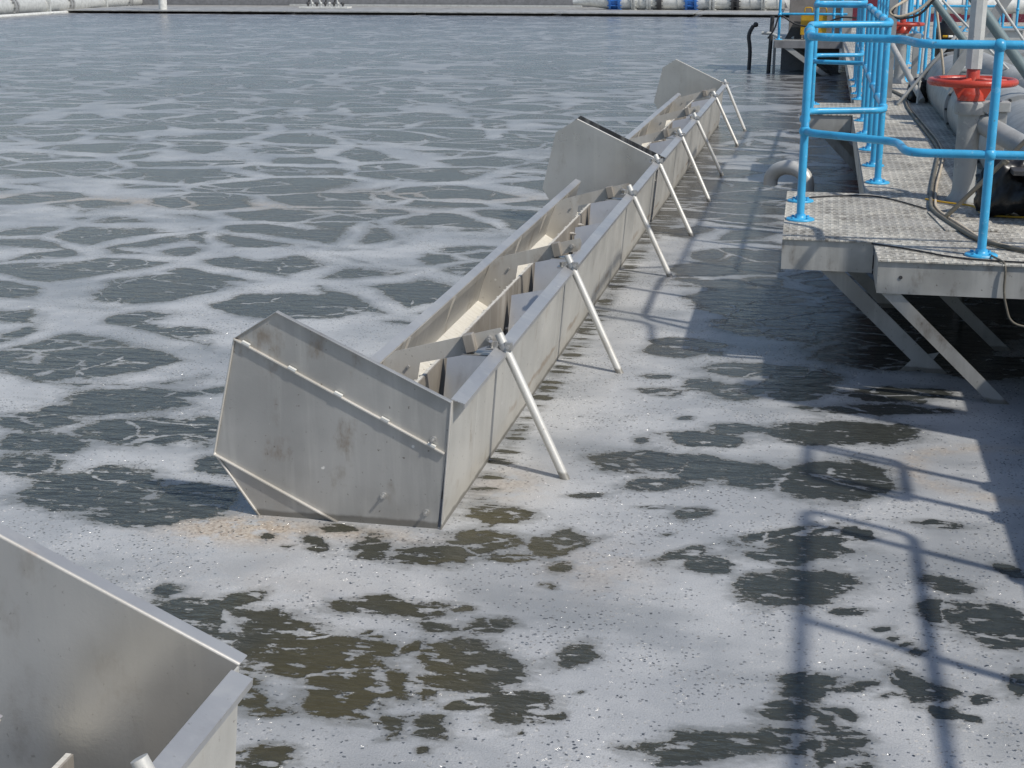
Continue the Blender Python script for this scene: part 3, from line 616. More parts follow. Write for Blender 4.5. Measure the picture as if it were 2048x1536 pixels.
    while yy < ty1 - .1:
        l = rnd.uniform(.006, .02); w = rnd.uniform(.004, .016)
        m.box((-1.742 - w / 2, yy, .3655), (w + .008, l, .006)); yy += rnd.uniform(.03, .14)
    part('scum_crust', m, 'scum', T)
    # arms with bulkheads
    for ay in arms:
        m = MB(); m.prism([(-1.92, .44), (-1.865, .487), (-1.40, .615), (-1.362, .625), (-1.352, .60), (-1.36, .545), (-1.43, .535), (-1.55, .485), (-1.745, .44), (-1.762, .33), (-1.93, .17), (-2.01, .2)], 'y', ay, ay + .006)
        am = part('arm', m, 'steel_tan', T)
        mm = MB(); mm.box((-1.50, ay - .022, .555), (.05, .05, .085), Matrix.Rotation(R(-14), 3, 'Y')); part('clamp_block', mm, 'steel_brown', am, bevel=.004)
        mm = MB(); mm.cyl((-1.41, ay - .001, .575), (-1.41, ay - .03, .575), .016, 6); mm.cyl((-1.41, ay - .03, .575), (-1.41, ay - .045, .575), .008, 6)
        part('bolt', mm, 'steel', am); mm = MB(); mm.cyl((-1.80, ay - .001, .42), (-1.80, ay - .012, .42), .008, 6)
        part('bolt', mm, 'steel', am)
        mm = MB(); mm.b6(-1.53, -1.365, ay - .045, ay + .03, .50, .506); part('cleat', mm, 'steel', am)
        for o1, o2, za in ((.12, .40, .40), (-.62, -.34, .34)):
            m = MB(); q = [(xx, ay + o1 + (o2 - o1) * (zz + .08) / (za + .14), zz) for xx, zz in ((-1.70, -.08), (-1.42, -.08), (-1.40, za + .06), (-1.705, za))]
            m.add([v for v in q] + [(v[0], v[1] + .006, v[2]) for v in q], [(0, 1, 2, 3), (7, 6, 5, 4), (0, 4, 5, 1), (1, 5, 6, 2), (2, 6, 7, 3), (3, 7, 4, 0)])
            part('bulkhead', m, 'steel_clean', T)
    # sloping support struts
    for (bx, by), cy in struts:
        a = Vector((bx, by, 0)); c = Vector((-1.335, cy, .575)); d = (c - a).normalized()
        lo = a - d * .5; hi = c + d * .045
        m = MB(); m.tube([lo, hi], 0.0205, 14)
        st = part('strut', m, 'strut', T)
        m = MB(); m.tube([c - d * .035, c - d * .005], 0.027, 14); m.box(c + Vector((.03, -.02, -.01)), (.035, .02, .04)); m.box(c + Vector((-.045, 0, -.025)), (.06, .06, .008)); m.box(c + Vector((-.035, -.012, -.01)), (.03, .012, .04))
        cl = part('pipe_clamp', m, 'steel', st, bevel=.003)
        m = MB(); m.cyl(c + Vector((.03, -.045, -.01)), c + Vector((.03, -.02, -.01)), .009, 6); part('bolt', m, 'steel_clean', cl); m = MB(); m.cyl(c + Vector((-.05, -.012, -.02)), c + Vector((-.05, -.03, .012)), .010, 6)
        part('bolt', m, 'steel_clean', cl)
    if near_strip:
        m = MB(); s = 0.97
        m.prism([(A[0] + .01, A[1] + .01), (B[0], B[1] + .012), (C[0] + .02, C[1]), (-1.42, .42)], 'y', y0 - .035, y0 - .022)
        part('dark_strip', m, 'dark_sheet', T)  # dark sheet over the upper part of the near end plate
    SHEAR[:] = (0, 0, 0)
    return T

decanter(5.367, 12.80, 'middle tilted steel decanter trough, its large folded end plate facing the viewer', 
    [((-1.022, 6.076), 6.21), ((-1.024, 7.901), 8.05), ((-1.019, 10.644), 10.79), ((-1.012, 12.398), 12.60)],
    [6.28, 8.55, 10.85], [6.22, 8.0, 9.85, 11.4], shear=(.0065, 5.37, 0))
decanter(13.04, 21.75, 'farthest tilted steel decanter trough, beyond the middle one with a plain far end plate',
    [((-1.012, 14.404), 14.7), ((-1.019, 16.337), 16.45), ((-1.012, 19.229), 19.45), ((-1.005, 21.039), 21.6)],
    [14.9, 17.3, 19.9], [13.6, 15.4, 17.2, 19.0, 20.6], near_strip=True, shear=(.001, 13, .048))
decanter(-4.15, 3.14, 'nearest steel decanter trough, cut off by the bottom left corner of the picture',
    [((-1.02, 0.4), 0.55), ((-1.02, 2.50), 2.56)], [-2.4, 0.1], [-2.5, -.8, 1.0, 2.05], tend=.20, shear=(0, 0, -.05))

# ------------------------------------------------------------ the steel walkway
DZ = 0.75
wk = thing('walkway', 'steel chequer plate walkway with white crusted deck and blue handrails along the tank', 'walkway', (1.4, 12, DZ))
deck_poly = [(.35, 7.66), (1.42, 7.66), (1.42, -3), (3.4, -3), (3.4, 20), (7.5, 20), (7.5, 45), (.45, 45), (.40, 17.1), (-.15, 17.1), (-.13, 15.67), (.355, 15.67), (.345, 10.04), (-.175, 10.04), (-.156, 8.21), (.34, 8.19)]
m = MB(); m.prism(deck_poly, 'z', DZ - .008, DZ); part('deck_plate', m, 'deck', wk)
def beam(p, q, z0, z1, th, inward, mat='galv', name='edge_beam', par=None):
    """channel beam between two plan points, flanges turned inward"""
    P, Q = Vector((*p, 0)), Vector((*q, 0)); d = (Q - P).normalized(); nn = Vector((-d.y, d.x, 0)) * inward
    def slab(o0, o1, za, zb):
        a, b, c, e = P + nn * o0, Q + nn * o0, Q + nn * o1, P + nn * o1
        return [(*a.xy, za), (*b.xy, za), (*c.xy, za), (*e.xy, za), (*a.xy, zb), (*b.xy, zb), (*c.xy, zb), (*e.xy, zb)]
    F6 = [(0, 1, 2, 3), (4, 5, 6, 7), (0, 1, 5, 4), (1, 2, 6, 5), (2, 3, 7, 6), (3, 0, 4, 7)]
    mm = MB(); mm.add(slab(0, .008, z0, z1), F6); mm.add(slab(.008, th, z1 - .009, z1 - .001), F6); mm.add(slab(.008, th, z0 + .001, z0 + .009), F6)
    return part(name, mm, mat, par or wk)
def beam_bolts(pts, y):
    for x, z in pts:
        mm = MB(); mm.tube([(x, y, z), (x, y - .004, z)], .010, 12); part('bolt', mm, 'dark', wk)
beam_bolts([(.47, .66)], 7.672)
ZT = DZ - .011
beam((-.156, 8.222), (.345, 8.202), .572, ZT, .06, 1)
beam((.352, 7.672), (1.42, 7.672), .572, ZT, .06, 1)
beam((.352, 8.19), (.352, 7.685), .572, ZT, .06, 1)
beam((-.168, 10.03), (-.150, 8.235), .572, ZT, .06, 1)
beam((.350, 15.66), (.340, 10.05), .572, ZT, .06, 1)
beam((.33, 10.03), (-.155, 10.03), .572, ZT, .06, 1)
beam((-.13, 15.685), (.345, 15.685), .572, ZT, .06, 1)
beam((-.145, 17.08), (-.125, 15.70), .572, ZT, .06, 1)
beam((.445, 45), (.405, 17.12), .572, ZT, .06, 1)
for yy in (8.9, 9.6, 10.6, 11.6, 12.6, 13.6, 14.6, 16.4, 18, 20, 22):
    x0 = -.14 if yy < 10 or 15.7 < yy < 17.1 else .37
    m = MB(); m.b6(x0 + .02, 3.3, yy, yy + .05, .60, .73); part('cross_beam', m, 'galv', wk)
def brace(poly, y0, mat='galv'):
    m = MB(); m.prism(poly, 'y', y0, y0 + .006)
    a, b, c, d = poly
    m.prism([a, (a[0] + .012, a[1]), (d[0] + .012, d[1]), d], 'y', y0 + .007, y0 + .06)
    part('brace', m, mat, wk)
brace([(.375, .571), (.475, .571), (1.20, -.12), (1.10, -.12)], 7.69)
brace([(.06, .571), (.19, .571), (.93, -.12), (.80, -.12)], 8.25)
brace([(.50, .571), (.60, .571), (1.35, -.12), (1.25, -.12)], 8.85)
brace([(-.10, .571), (.02, .571), (.75, -.12), (.63, -.12)], 9.9)
brace([(.0, .571), (.12, .571), (.8, -.12), (.68, -.12)], 15.75)
brace([(.0, .571), (.12, .571), (.8, -.12), (.68, -.12)], 16.95)
m = MB(); m.prism([(.68, .02), (.75, .12), (.62, .09), (.53, -.01)], 'y', 8.262, 8.268); part('gusset', m, 'galv', wk)
for cx, cy in ((1.0, 9.9), (1.45, 8.4), (1.5, 12.0), (1.2, 14.5)):
    m = MB(); m.cyl((cx, cy, -.3), (cx, cy, .6), .03, 10); part('prop', m, 'galv', wk)
m = MB(); m.tube([(2.15, -2, .05), (2.15, 44, .05)], .62, 20); part('pontoon', m, 'dark', wk)  # unseen float, added to darken the water under the deck
m = MB(); m.prism([(.70, 9.30), (.76, 8.62), (1.05, 8.66), (1.05, 9.25)], 'z', DZ + .002, DZ + .008); part('hatch_plate', m, 'deck', wk)

# ------------------------------------------------------------ blue handrails
def post(par, x, y, z0=DZ, z1=1.83, base=True, r=.0235, mat='blue', mid=1.28):
    m = MB(); m.tube([(x, y, z0 + .01), (x, y, z1)], r, 14); m.ball((x, y, z1), r * 1.55)
    if mid: m.ball((x, y, mid), r * 1.5)
    o = part('post', m, mat, par)
    if base:
        m = MB(); m.lathe((x, y, z0), [(.085, .001), (.085, .009), (.078, .013), (.034, .013), (.031, .035)], 20)
        for k in range(4):
            a = R(45 + 90 * k); m.lathe((x + .062 * math.cos(a), y + .062 * math.sin(a), z0), [(.010, .013), (.010, .022)], 6)
        part('base_flange', m, mat, o)
    return o
def rail(par, name, pts, r=.0225, rad=.1, mat='blue'):
    m = MB(); m.tube(bend(pts, rad), r, 14); return part(name, m, mat, par)
hf = thing('handrail', 'nearest blue tubular handrail with a kinked front rail on the jutting platform corner', 'handrail', (.3, 8.4, DZ), 'blue handrails')
for x, y in ((-.069, 8.86), (-.079, 9.60), (.885, 7.89), (1.75, 7.89)): post(hf, x, y)
rail(hf, 'top_rail', [(-.079, 9.60, 1.835), (-.06, 8.62, 1.835), (.43, 8.44, 1.835), (.50, 7.90, 1.835), (.885, 7.89, 1.835), (2.4, 7.9, 1.835)], rad=.13)
rail(hf, 'mid_rail', [(-.079, 9.60, 1.28), (-.062, 8.78, 1.28), (.44, 8.40, 1.28), (.47, 7.90, 1.28), (.885, 7.89, 1.28), (2.4, 7.9, 1.28)], rad=.12)
hm = thing('handrail', 'long blue handrail running down the water side of the walkway behind the platform', 'handrail', (.45, 15, DZ), 'blue handrails')
for x, y in ((.44, 10.57), (.438, 11.52), (.436, 12.57), (.438, 13.83), (.44, 15.05), (-.07, 15.95), (-.07, 16.85), (.455, 17.6)) + tuple((.46 + .004 * k, 18.4 + 1.15 * k) for k in range(3)):
    post(hm, x, y, z1=1.85)
for zz, nm, yf in ((1.85, 'top_rail', 10.15), (1.28, 'mid_rail', 10.15)):
    rail(hm, nm, [(-.079, 9.66, zz), (-.075, yf, zz), (.445, yf + .18, zz), (.438, 11.5, zz), (.438, 15.6, zz), (-.07, 15.8, zz), (-.07, 17.0, zz), (.455, 17.15, zz), (.46, 18.4, zz), (.47, 20.8, zz)])
hr = thing('handrail', 'blue handrail on the far inner side of the walkway, a dense row of posts', 'handrail', (1.38, 25, DZ), 'blue handrails')
for k in range(15): post(hr, 1.42 - .012 * k, 20.0 + 1.15 * k, z1=1.86)
for k in range(9): post(hr, 1.12 - .006 * k, 20.6 + 1.3 * k, z1=1.86, mid=0)
rail(hr, 'top_rail', [(1.42, 20, 1.86), (1.25, 36.12, 1.86)]); rail(hr, 'mid_rail', [(1.42, 20, 1.30), (1.25, 36.12, 1.30)])
hx = thing('handrail', 'blue handrail across the far right end of the deck in front of the white pipe', 'handrail', (4.5, 38, DZ), 'blue handrails')
for x in (1.5, 2.0, 2.45, 2.9, 3.4, 4.2, 4.28, 4.6, 6.2): post(hx, x, 38, z1=1.9, r=.03)
rail(hx, 'top_rail', [(1.4, 38, 1.85), (7, 38, 1.85)], .03); rail(hx, 'mid_rail', [(1.4, 38, 1.35), (4.3, 38, 1.35)], .03); rail(hx, 'low_rail', [(3.2, 38, .85), (7, 38, .85)], .03)
# the part of the walkway nearest the viewer, to the right of the picture: its rail throws the shadows on the foam
hn = thing('handrail', 'blue handrail beside the viewer at the right that throws its shadow on the foam', 'handrail', (1.46, 3, DZ), 'blue handrails')
for y in (5.05, 4.1, 3.0, 1.8): post(hn, 1.46, y)
rail(hn, 'top_rail', [(1.46, -2, 1.84), (1.46, 5.20, 1.84), (1.46, 5.20, 1.28), (1.46, -2, 1.28)], rad=.09)
for y in (5.68, 6.06): post(hn, 1.46, y)
rail(hn, 'mid_rail', [(1.46, 5.62, 1.28), (1.46, 5.62, 1.84), (1.46, 6.12, 1.84), (1.46, 6.12, 1.28), (1.46, 5.62, 1.28)], rad=.08)
cb = thing('shadow_cabinet', 'grey cabinet added out of view on the walkway to shade the water', 'cabinet', (1.75, 6.95, DZ))  # out of view, added to cast a broad shadow on the water
m = MB(); m.b6(1.52, 1.95, 6.70, 6.98, DZ + .002, 2.42); part('housing', m, 'grey', cb, bevel=.008)
m = MB(); m.b6(1.507, 1.519, 6.73, 6.95, DZ + .1, 2.36); dr = part('door', m, 'grey', cb)
m = MB(); m.b6(1.49, 1.506, 6.76, 6.79, 1.5, 1.62); part('handle', m, 'black', dr)

# ------------------------------------------------------------ gate valve with red handwheel
def gate_valve(c, s, label, ang=0.0):
    x, y = c
    T = thing('gate_valve', label, 'valve', (x, y, DZ), 'gate valves with red handwheels')
    m = MB(); m.lathe((x, y, DZ), [(.105, .001), (.105, .012), (.078, .05), (.072, .09), (.072, .55), (.075, .56)], 24); part('column', m, 'pipe_grey', T)
    m = MB(); m.lathe((x, y, DZ), [(.095, .561), (.10, .575), (.10, .635), (.085, .645)], 24)
    m.b6(x + .06, x + .24, y - .07, y + .06, DZ + .58, DZ + .645); part('body_flange', m, 'pipe_grey', T, bevel=.006)
    m = MB(); m.b6(x + .15, x + .225, y - .05, y + .05, DZ + .002, DZ + .578); part('support_box', m, 'grey', T, bevel=.004)
    m = MB(); m.lathe((x, y, DZ), [(.088, .648), (.088, .675), (.085, .69), (.06, .73)], 24)
    m.prism([(x - .125, DZ + .735), (x + .125, DZ + .735), (x + .085, DZ + .66), (x - .085, DZ + .66)], 'y', y - .05, y + .05)
    part('yoke', m, 'red', T, bevel=.005)
    W_ = MB(); rr = .258
    W_.tube([(x + rr * math.cos(a), y + rr * math.sin(a), DZ + .765) for a in [2 * math.pi * k / 48 for k in range(48)]], .0235, 12, closed=True)
    wh = part('handwheel', W_, 'red', T)
    for k in range(5):
        a = ang + 2 * math.pi * k / 5
        m = MB(); m.tube([(x + .03 * math.cos(a), y + .03 * math.sin(a), DZ + .775), (x + (rr - .01) * math.cos(a), y + (rr - .01) * math.sin(a), DZ + .765)], [.017, .011], 8); part('spoke', m, 'red', wh)
    m = MB(); m.lathe((x, y, DZ), [(.042, .735), (.042, .84), (.038, .845)], 20); part('hub', m, 'red', wh)
    m = MB(); h = 1.27
    m.prism([(x - .048, y - .02), (x - .02, y - .048), (x + .02, y - .048), (x + .048, y - .02), (x + .048, y + .02), (x + .02, y + .048), (x - .02, y + .048), (x - .048, y + .02)], 'z', DZ + .846, DZ + h)
    part('stem_cover', m, 'pale', T)
    m = MB(); m.b6(x - .012, x + .022, y - .03, y + .0, DZ + h + .001, DZ + h + .006); part('cap', m, 'yellow', T)
gate_valve((.955, 9.83), 1, 'gate valve with large red handwheel in front, on a grey column', .4)
gate_valve((1.03, 20.3), 1, 'smaller looking gate valve with red handwheel far down the walkway behind the rails', 1.0)

T = thing('discharge_pipe', 'large grey painted discharge pipe lying along the walkway behind the handwheel', 'pipe', (1.5, 13, DZ))
m = MB(); m.tube([(1.54, 9.75, .94), (1.52, 18.1, .94)], .34, 32); part('barrel', m, 'pipe_grey', T)
for y in (11.5, 14.4, 17.6):
    m = MB(); m.tube([(1.53, y, .94), (1.53, y + .05, .94)], .37, 32); fl = part('flange', m, 'grey', T)
    for k in range(16):
        a = 2 * math.pi * k / 16; cx, cz = 1.53 + .352 * math.cos(a), .94 + .352 * math.sin(a)
        if cz > .76: mm = MB(); mm.tube([(cx, y - .018, cz), (cx, y - .001, cz)], .013, 6); part('bolt', mm, 'dark', fl)
m = MB(); m.tube(bend([(1.0, 9.9, 1.27), (1.34, 9.35, 1.11), (1.8, 8.75, .93)], .1), .066, 18)
solo('branch_pipe', m, 'pipe_grey', 'slim grey pipe sloping down right from the handwheel column', 'pipe')
m = MB(); m.tube([(1.46, 14.7, 1.33), (1.75, 13.9, 1.2), (2.6, 12.2, .95)], .135, 24); m.tube([(1.42, 14.78, 1.345), (1.47, 14.66, 1.325)], .155, 24)
solo('branch_pipe', m, 'pipe_grey', 'thick grey pipe with collar crossing the upper right behind the blue post', 'pipe')
# inverted U pipe rising from the water
UY = 14.75
m = MB(); arc = [(-.245 - .18 * math.cos(a), UY - .1 * (1 - math.cos(a)), .17 + .15 * math.sin(a)) for a in [math.pi * k / 16 for k in range(17)]]
m.tube([(-.425, UY, .13)] + arc + [(-.065, UY - .2, -.3)], .071, 20)
m.tube([(-.252, UY - .1, .321), (-.238, UY - .1, .321)], .075, 20)
solo('return_pipe', m, 'strut', 'pale grey U-bend pipe rising out of the water beside the walkway', 'pipe', origin=(-.245, UY, 0))

# slanting frame over the walkway
T = thing('lifting_frame', 'grey steel frame of slanting tubes and a cross strut standing over the walkway', 'frame', (1.3, 15, DZ))
def fpart(name, a, b, r, mat='teal_grey'):
    m = MB(); m.tube([a, b], r, 14); part(name, m, mat, T)
fpart('leg', (.62, 15.0, 2.42), (1.78, 15.0, 1.02), .036); fpart('leg', (.86, 12, 2.33), (1.95, 12, .94), .043)
fpart('stay', (.86, 16.9, .76), (1.86, 17.1, 2.05), .019, 'galv'); fpart('stay', (1.04, 14, 1.94), (1.7, 14, 1.30), .011, 'pale'); fpart('stay', (1.28, 13, 2.12), (1.9, 13, 1.29), .012, 'pale')
m = MB(); m.sheet([(1.03, 1.24), (1.62, 2.20)], 'y', 13.0, 13.02, .085); part('flat_bar', m, 'grey', T)
m = MB(); m.b6(.745, .84, 17.9, 18.0, DZ + .002, 2.7); part('upright', m, 'grey', T)
fpart('knee_brace', (.80, 17.8, 1.36), (1.13, 17.0, .80), .035, 'galv')
fpart('mast', (1.08, 17.0, .76), (1.15, 17.2, 2.4), .014, 'pale')
m = MB(); m.tube([(.79, 9.05, .765), (1.30, 8.95, 1.36)], .0145, 10); m.tube([(1.09, 8.99, 1.105), (1.105, 8.985, 1.125)], .022, 10)
solo('stay_rod', m, 'hose', 'thin slanting steel rod rising from the deck in front of the black plastic bag', 'rod', origin=(.79, 9.05, .75))
m = MB(); m.tube([(1.08, 16.0, 2.1), (1.15, 16, 1.75), (1.25, 16.0, 1.22), (1.29, 16, .9)], .013, 8)
solo('signal_pole', m, 'rope', 'thin white pole hanging down past the black motor', 'pole')

# motor
T = thing('motor', 'black cylindrical pump motor with a yellow and white sticker far along the walkway', 'motor', (1.5, 19.1, DZ))
m = MB(); m.lathe((1.5, 19.1, DZ), [(.10, .40), (.125, .42), (.128, .75), (.12, .80), (.10, .83)], 24); part('housing', m, 'black', T)
m = MB(); m.lathe((1.5, 19.1, DZ), [(.07, .831), (.075, .85), (.06, .885), (.02, .895)], 20); part('cap', m, 'black', T)
m = MB(); m.lathe((1.5, 19.1, DZ), [(.09, .001), (.09, .03), (.05, .05), (.05, .38), (.10, .398)], 20); part('stand', m, 'dark', T)
m = MB(); m.tube([(1.5 + .1285 * math.cos(a), 19.1 + .1285 * math.sin(a), DZ + .665) for a in [R(-112 + 4 * k) for k in range(7)]], .016, 6); part('sticker', m, 'yellow', T)
m = MB(); m.tube([(1.5 + .1285 * math.cos(a), 19.1 + .1285 * math.sin(a), DZ + .665) for a in [R(-84 + 4 * k) for k in range(7)]], .016, 6); part('sticker', m, 'white', T)
m = MB(); m.b6(1.36, 1.66, 18.6, 18.9, DZ + .002, DZ + .26); part('terminal_box', m, 'dark', T, bevel=.01)
m = MB()
for k in range(7): m.b6(1.34, 1.56, 13.4, 13.6, 1.05 + .035 * k, 1.066 + .035 * k)
m.b6(1.36, 1.54, 13.42, 13.58, 1.04, 1.29)
# small machinery by the valve and the right edge
def lump(c, r, seed, mat, name, label, cat, sc=(1, 1, 1)):
    bm = bmesh.new(); bmesh.ops.create_icosphere(bm, subdivisions=4, radius=1)
    rnd = random.Random(seed); from mathutils import noise as nz
    off = Vector((seed * 3.1, seed * 1.7, 0))
    for v in bm.verts:
        d = v.co.normalized()
        k = 1 + .30 * nz.noise(d * 1.6 + off) + .34 * abs(nz.noise(d * 3.1 + off)) - .12 * abs(nz.noise(d * 5 + off * 2))
        v.co = Vector((d.x * sc[0], d.y * sc[1], max(-.62, d.z) * sc[2])) * k * r
    mb = MB(); vs = [v.co + Vector(c) for v in bm.verts]; mb.add(vs, [[v.index for v in f.verts] for f in bm.faces], True); bm.free()
    return solo(name, mb, mat, label, cat)
lump((1.17, 9.28, .90), .19, 3, 'black', 'plastic_bag', 'crumpled black plastic bag on deck at right edge behind the blue post', 'bag', (1.0, .8, 1.05))
lump((1.11, 17.4, .86), .13, 5, 'black', 'plastic_bag', 'crumpled black plastic wrapping beside the large pipe, left of the handwheel', 'bag', (.9, 1, 1.1))
T = thing('pump_body', 'small grey bolted pump casting cut by the right edge of the picture', 'pump', (1.42, 9.0, DZ))
m = MB(); m.tube([(1.25, 8.95, .95), (1.7, 8.95, .95)], .085, 20); m.b6(1.30, 1.6, 8.86, 9.04, DZ + .002, .88); part('casing', m, 'pipe_grey', T, bevel=.005)
m = MB(); m.cyl((1.249, 8.95, .95), (1.225, 8.95, .95), .035, 8); part('bolt', m, 'steel', T)
m = MB(); m.b6(1.15, 1.5, 9.0, 9.2, 1.03, 1.06); part('lever', m, 'dark', T, bevel=.004)

# cables and ropes
cab = [(.86, 19.0, .765), (.985, 17.9, .765), (.95, 16.6, .765), (.96, 15.3, .765), (1.0, 13.23, .77), (1.0, 12.5, .765), (.94, 11.9, .765), (.80, 10.4, .765), (.72, 9.35, .765), (.80, 8.82, .765), (.91, 8.27, .765), (1.12, 7.97, .765), (1.5, 7.8, .765)]
m = MB(); m.tube(bend(cab, .25), .0125, 8)
solo('cable', m, 'hose', 'thicker grey cable snaking along the deck past the handwheel column', 'cable', 'cables on the deck')
m = MB(); m.tube(bend([(a + .035 + .012 * math.sin(i * 2.3), b + .02, c - .003) for i, (a, b, c) in enumerate(cab)], .25), .009, 8)
solo('cable', m, 'rope', 'paler thin cable lying right beside the thicker cable on the deck', 'cable', 'cables on the deck')
m = MB(); m.tube(bend([(.72, 9.80, .76), (.86, 9.62, .765), (1.0, 9.55, .765), (1.02, 9.2, .76), (1.35, 9.15, .76)], .1), .006, 8)
solo('cable', m, 'yellow', 'thin yellow cable at the foot of the handwheel column', 'cable', 'cables on the deck')
m = MB(); m.tube(bend([(.93, 7.82, .765), (.985, 7.655, .76), (.985, 7.65, .6), (1.03, 7.64, .45), (1.3, 7.62, .4)], .05), .006, 8)
solo('cable', m, 'hose', 'thin green grey cable hanging over the front beam by the post foot', 'cable', 'cables on the deck')
m = MB(); m.tube(bend([(-.05, 9.72, .757), (.15, 9.86, .757), (.4, 9.92, .757), (.55, 9.7, .757), (.7, 9.4, .757)], .3), .005, 8)
solo('cable', m, 'rubber', 'thin black wire across the platform near the U-bend pipe', 'cable', 'cables on the deck')
m = MB(); m.tube(bend([(.33, 8.10, .757), (.55, 7.95, .757), (.75, 7.75, .757), (1.1, 7.70, .757), (1.6, 7.72, .757)], .2), .005, 8)
solo('cable', m, 'rubber', 'thin black wire along the front edge of the platform', 'cable', 'cables on the deck')
for dx, r, mat, lab in ((0, .013, 'rope', 'pale hose looped high over the walkway by the far red handwheel'), (.03, .011, 'rubber', 'black hose looped high over the walkway by the far red handwheel')):
    m = MB(); m.tube(bend([(1.25, 14, 2.35), (.95, 14, 1.95 - dx), (.82 + dx, 14, 1.83 - dx), (.66, 14, 1.785 - dx / 2), (.575 + dx, 14, 1.83), (.63, 14, 1.88), (.8, 14.1, 1.98), (1.0, 14.2, 2.25)], .08), r, 10)
    solo('hose', m, mat, lab, 'hose', 'looped hoses')
lump((1.62, 9.9, .90), .2, 8, 'rope', 'rope_coil', 'pile of pale rope at the right edge beyond the sloping pipe', 'rope', (1.1, .8, .6))

# boxes behind the valve
T = thing('junction_box', 'pale grey ribbed electric box with white label behind the stem cover', 'box', (1.25, 13.3, DZ))
m = MB(); m.b6(1.13, 1.33, 13.2, 13.4, 1.62 - .4, 1.40); part('housing', m, 'pale', T, bevel=.004)
m = MB()
for k in range(6): m.b6(1.12, 1.34, 13.18, 13.198, 1.235 + .026 * k, 1.245 + .026 * k)
part('fin', m, 'pipe_grey', T)
m = MB(); m.b6(1.155, 1.215, 13.170, 13.178, 1.25, 1.29); part('label_plate', m, 'white', T)
m = MB(); m.cyl((1.23, 13.3, 1.1), (1.23, 13.3, 1.219), .02, 10); part('bracket', m, 'grey', T)
T = thing('steel_box', 'plain grey steel box on the large pipe, behind the blue post', 'box', (1.5, 14.9, 1.2))
m = MB(); m.b6(1.30, 1.62, 15.1, 15.5, 1.10, 1.50); part('housing', m, 'grey', T, bevel=.004)
m = MB(); m.b6(1.32, 1.60, 15.08, 15.098, 1.12, 1.48); part('lid', m, 'pipe_grey', T)

# ------------------------------------------------------------ far platform with yellow box
T = thing('platform', 'far steel platform on a slanting brace reaching out over the water', 'platform', (-.2, 33, DZ))
m = MB(); m.b6(-1.02, .42, 32.6, 36, DZ - .02, DZ); part('deck_plate', m, 'galv', T)
m = MB(); m.b6(-1.0, .42, 32.6, 32.63, .58, DZ - .021); m.b6(-1.0, -.97, 32.631, 36, .58, DZ - .021); part('edge_beam', m, 'far_grey', T)
m = MB(); m.prism([(-.80, .579), (-.62, .579), (.36, -.1), (.18, -.1)], 'y', 32.62, 32.65); part('brace', m, 'galv', T)
m = MB(); m.prism([(-.55, .579), (-.40, .579), (.6, -.1), (.42, -.1)], 'y', 33.3, 33.33); part('brace', m, 'dark', T)
m = MB(); m.b6(-.9, .4, 34.5, 34.6, -.5, .6); part('support_panel', m, 'far_grey', T)
T = thing('equipment_cabinet', 'tall brown grey equipment cabinet standing on the far platform', 'cabinet', (0, 34, DZ))
m = MB(); m.b6(-.74, .40, 33.6, 35, DZ + .001, 2.5); part('housing', m, 'brown_panel', T, bevel=.01)
m = MB(); m.b6(.41, .62, 33.5, 34.2, DZ + .001, 2.5); part('side_column', m, 'grey', T)
m = MB(); m.prism([(-.80, .755), (-.45, .755), (-.45, 1.12), (-.62, 1.12)], 'y', 33.2, 33.3); part('skirt', m, 'dark', T)
T = thing('yellow_box', 'yellow metal box with two wire handles on the far platform', 'box', (-.2, 32.95, DZ))
m = MB(); m.b6(-.47, .08, 32.8, 33.1, DZ + .1, 1.27); part('body', m, 'yellow', T, bevel=.01)
for hx_ in (-.32, -.02):
    m = MB(); m.tube(bend([(hx_ - .08, 32.95, 1.27), (hx_ - .08, 32.95, 1.42), (hx_ + .08, 32.95, 1.42), (hx_ + .08, 32.95, 1.27)], .05), .014, 8); part('handle', m, 'yellow', T)
for hx_ in (-.38, .0):
    m = MB(); m.b6(hx_ - .02, hx_ + .02, 32.9, 32.94, DZ, DZ + .1); part('foot', m, 'dark', T)
hp = thing('handrail', 'blue handrail round the far platform in front of the yellow box', 'handrail', (-.2, 32.7, DZ), 'blue handrails')
for x in (-.92, .22, .38): post(hp, x, 32.72, z1=1.85, r=.03)
rail(hp, 'top_rail', [(-.92, 35, 1.85), (-.92, 32.72, 1.85), (.5, 32.72, 1.85)], .03); rail(hp, 'mid_rail', [(-.92, 35, 1.29), (-.92, 32.72, 1.29), (.5, 32.72, 1.29)], .026)
m = MB(); m.tube(bend([(-1.15, 32.6, .78), (-1.02, 32.6, .95), (-.94, 32.62, 1.25), (-.85, 32.6, 1.25), (-.6, 32.6, 1.08), (-.25, 32.6, 1.02), (.1, 32.6, 1.12), (.35, 32.6, 1.24), (.7, 32.6, 1.22)], .2), .018, 8)
solo('hose', m, 'rubber', 'black hose draped along the far platform rail across the yellow box', 'hose')
m = MB(); m.tube(bend([(-1.62, 34.5, -.4), (-1.60, 34.5, .45), (-1.66, 34.5, .78), (-1.55, 34.5, .98)], .15), [.05] * 1 + [.05] * 18 + [.03] * 1 if False else .045, 10)
m.ball((-1.50, 34.5, 1.0), .06)
solo('mooring_pole', m, 'dark', 'thin dark curved pole standing in the water left of the far platform', 'pole', 'poles in the water')
T = thing('mooring_pole', 'taller dark straight pole with a pale steel arm beside the far platform', 'pole', (-1.13, 33.6, 0), 'poles in the water')
m = MB(); m.tube([(-1.15, 33.6, -.4), (-1.10, 33.6, 1.22)], .045, 10); part('shaft', m, 'dark', T)
m = MB(); m.b6(-1.05, -.99, 33.5, 33.56, -.2, .76); part('square_post', m, 'grey', T)
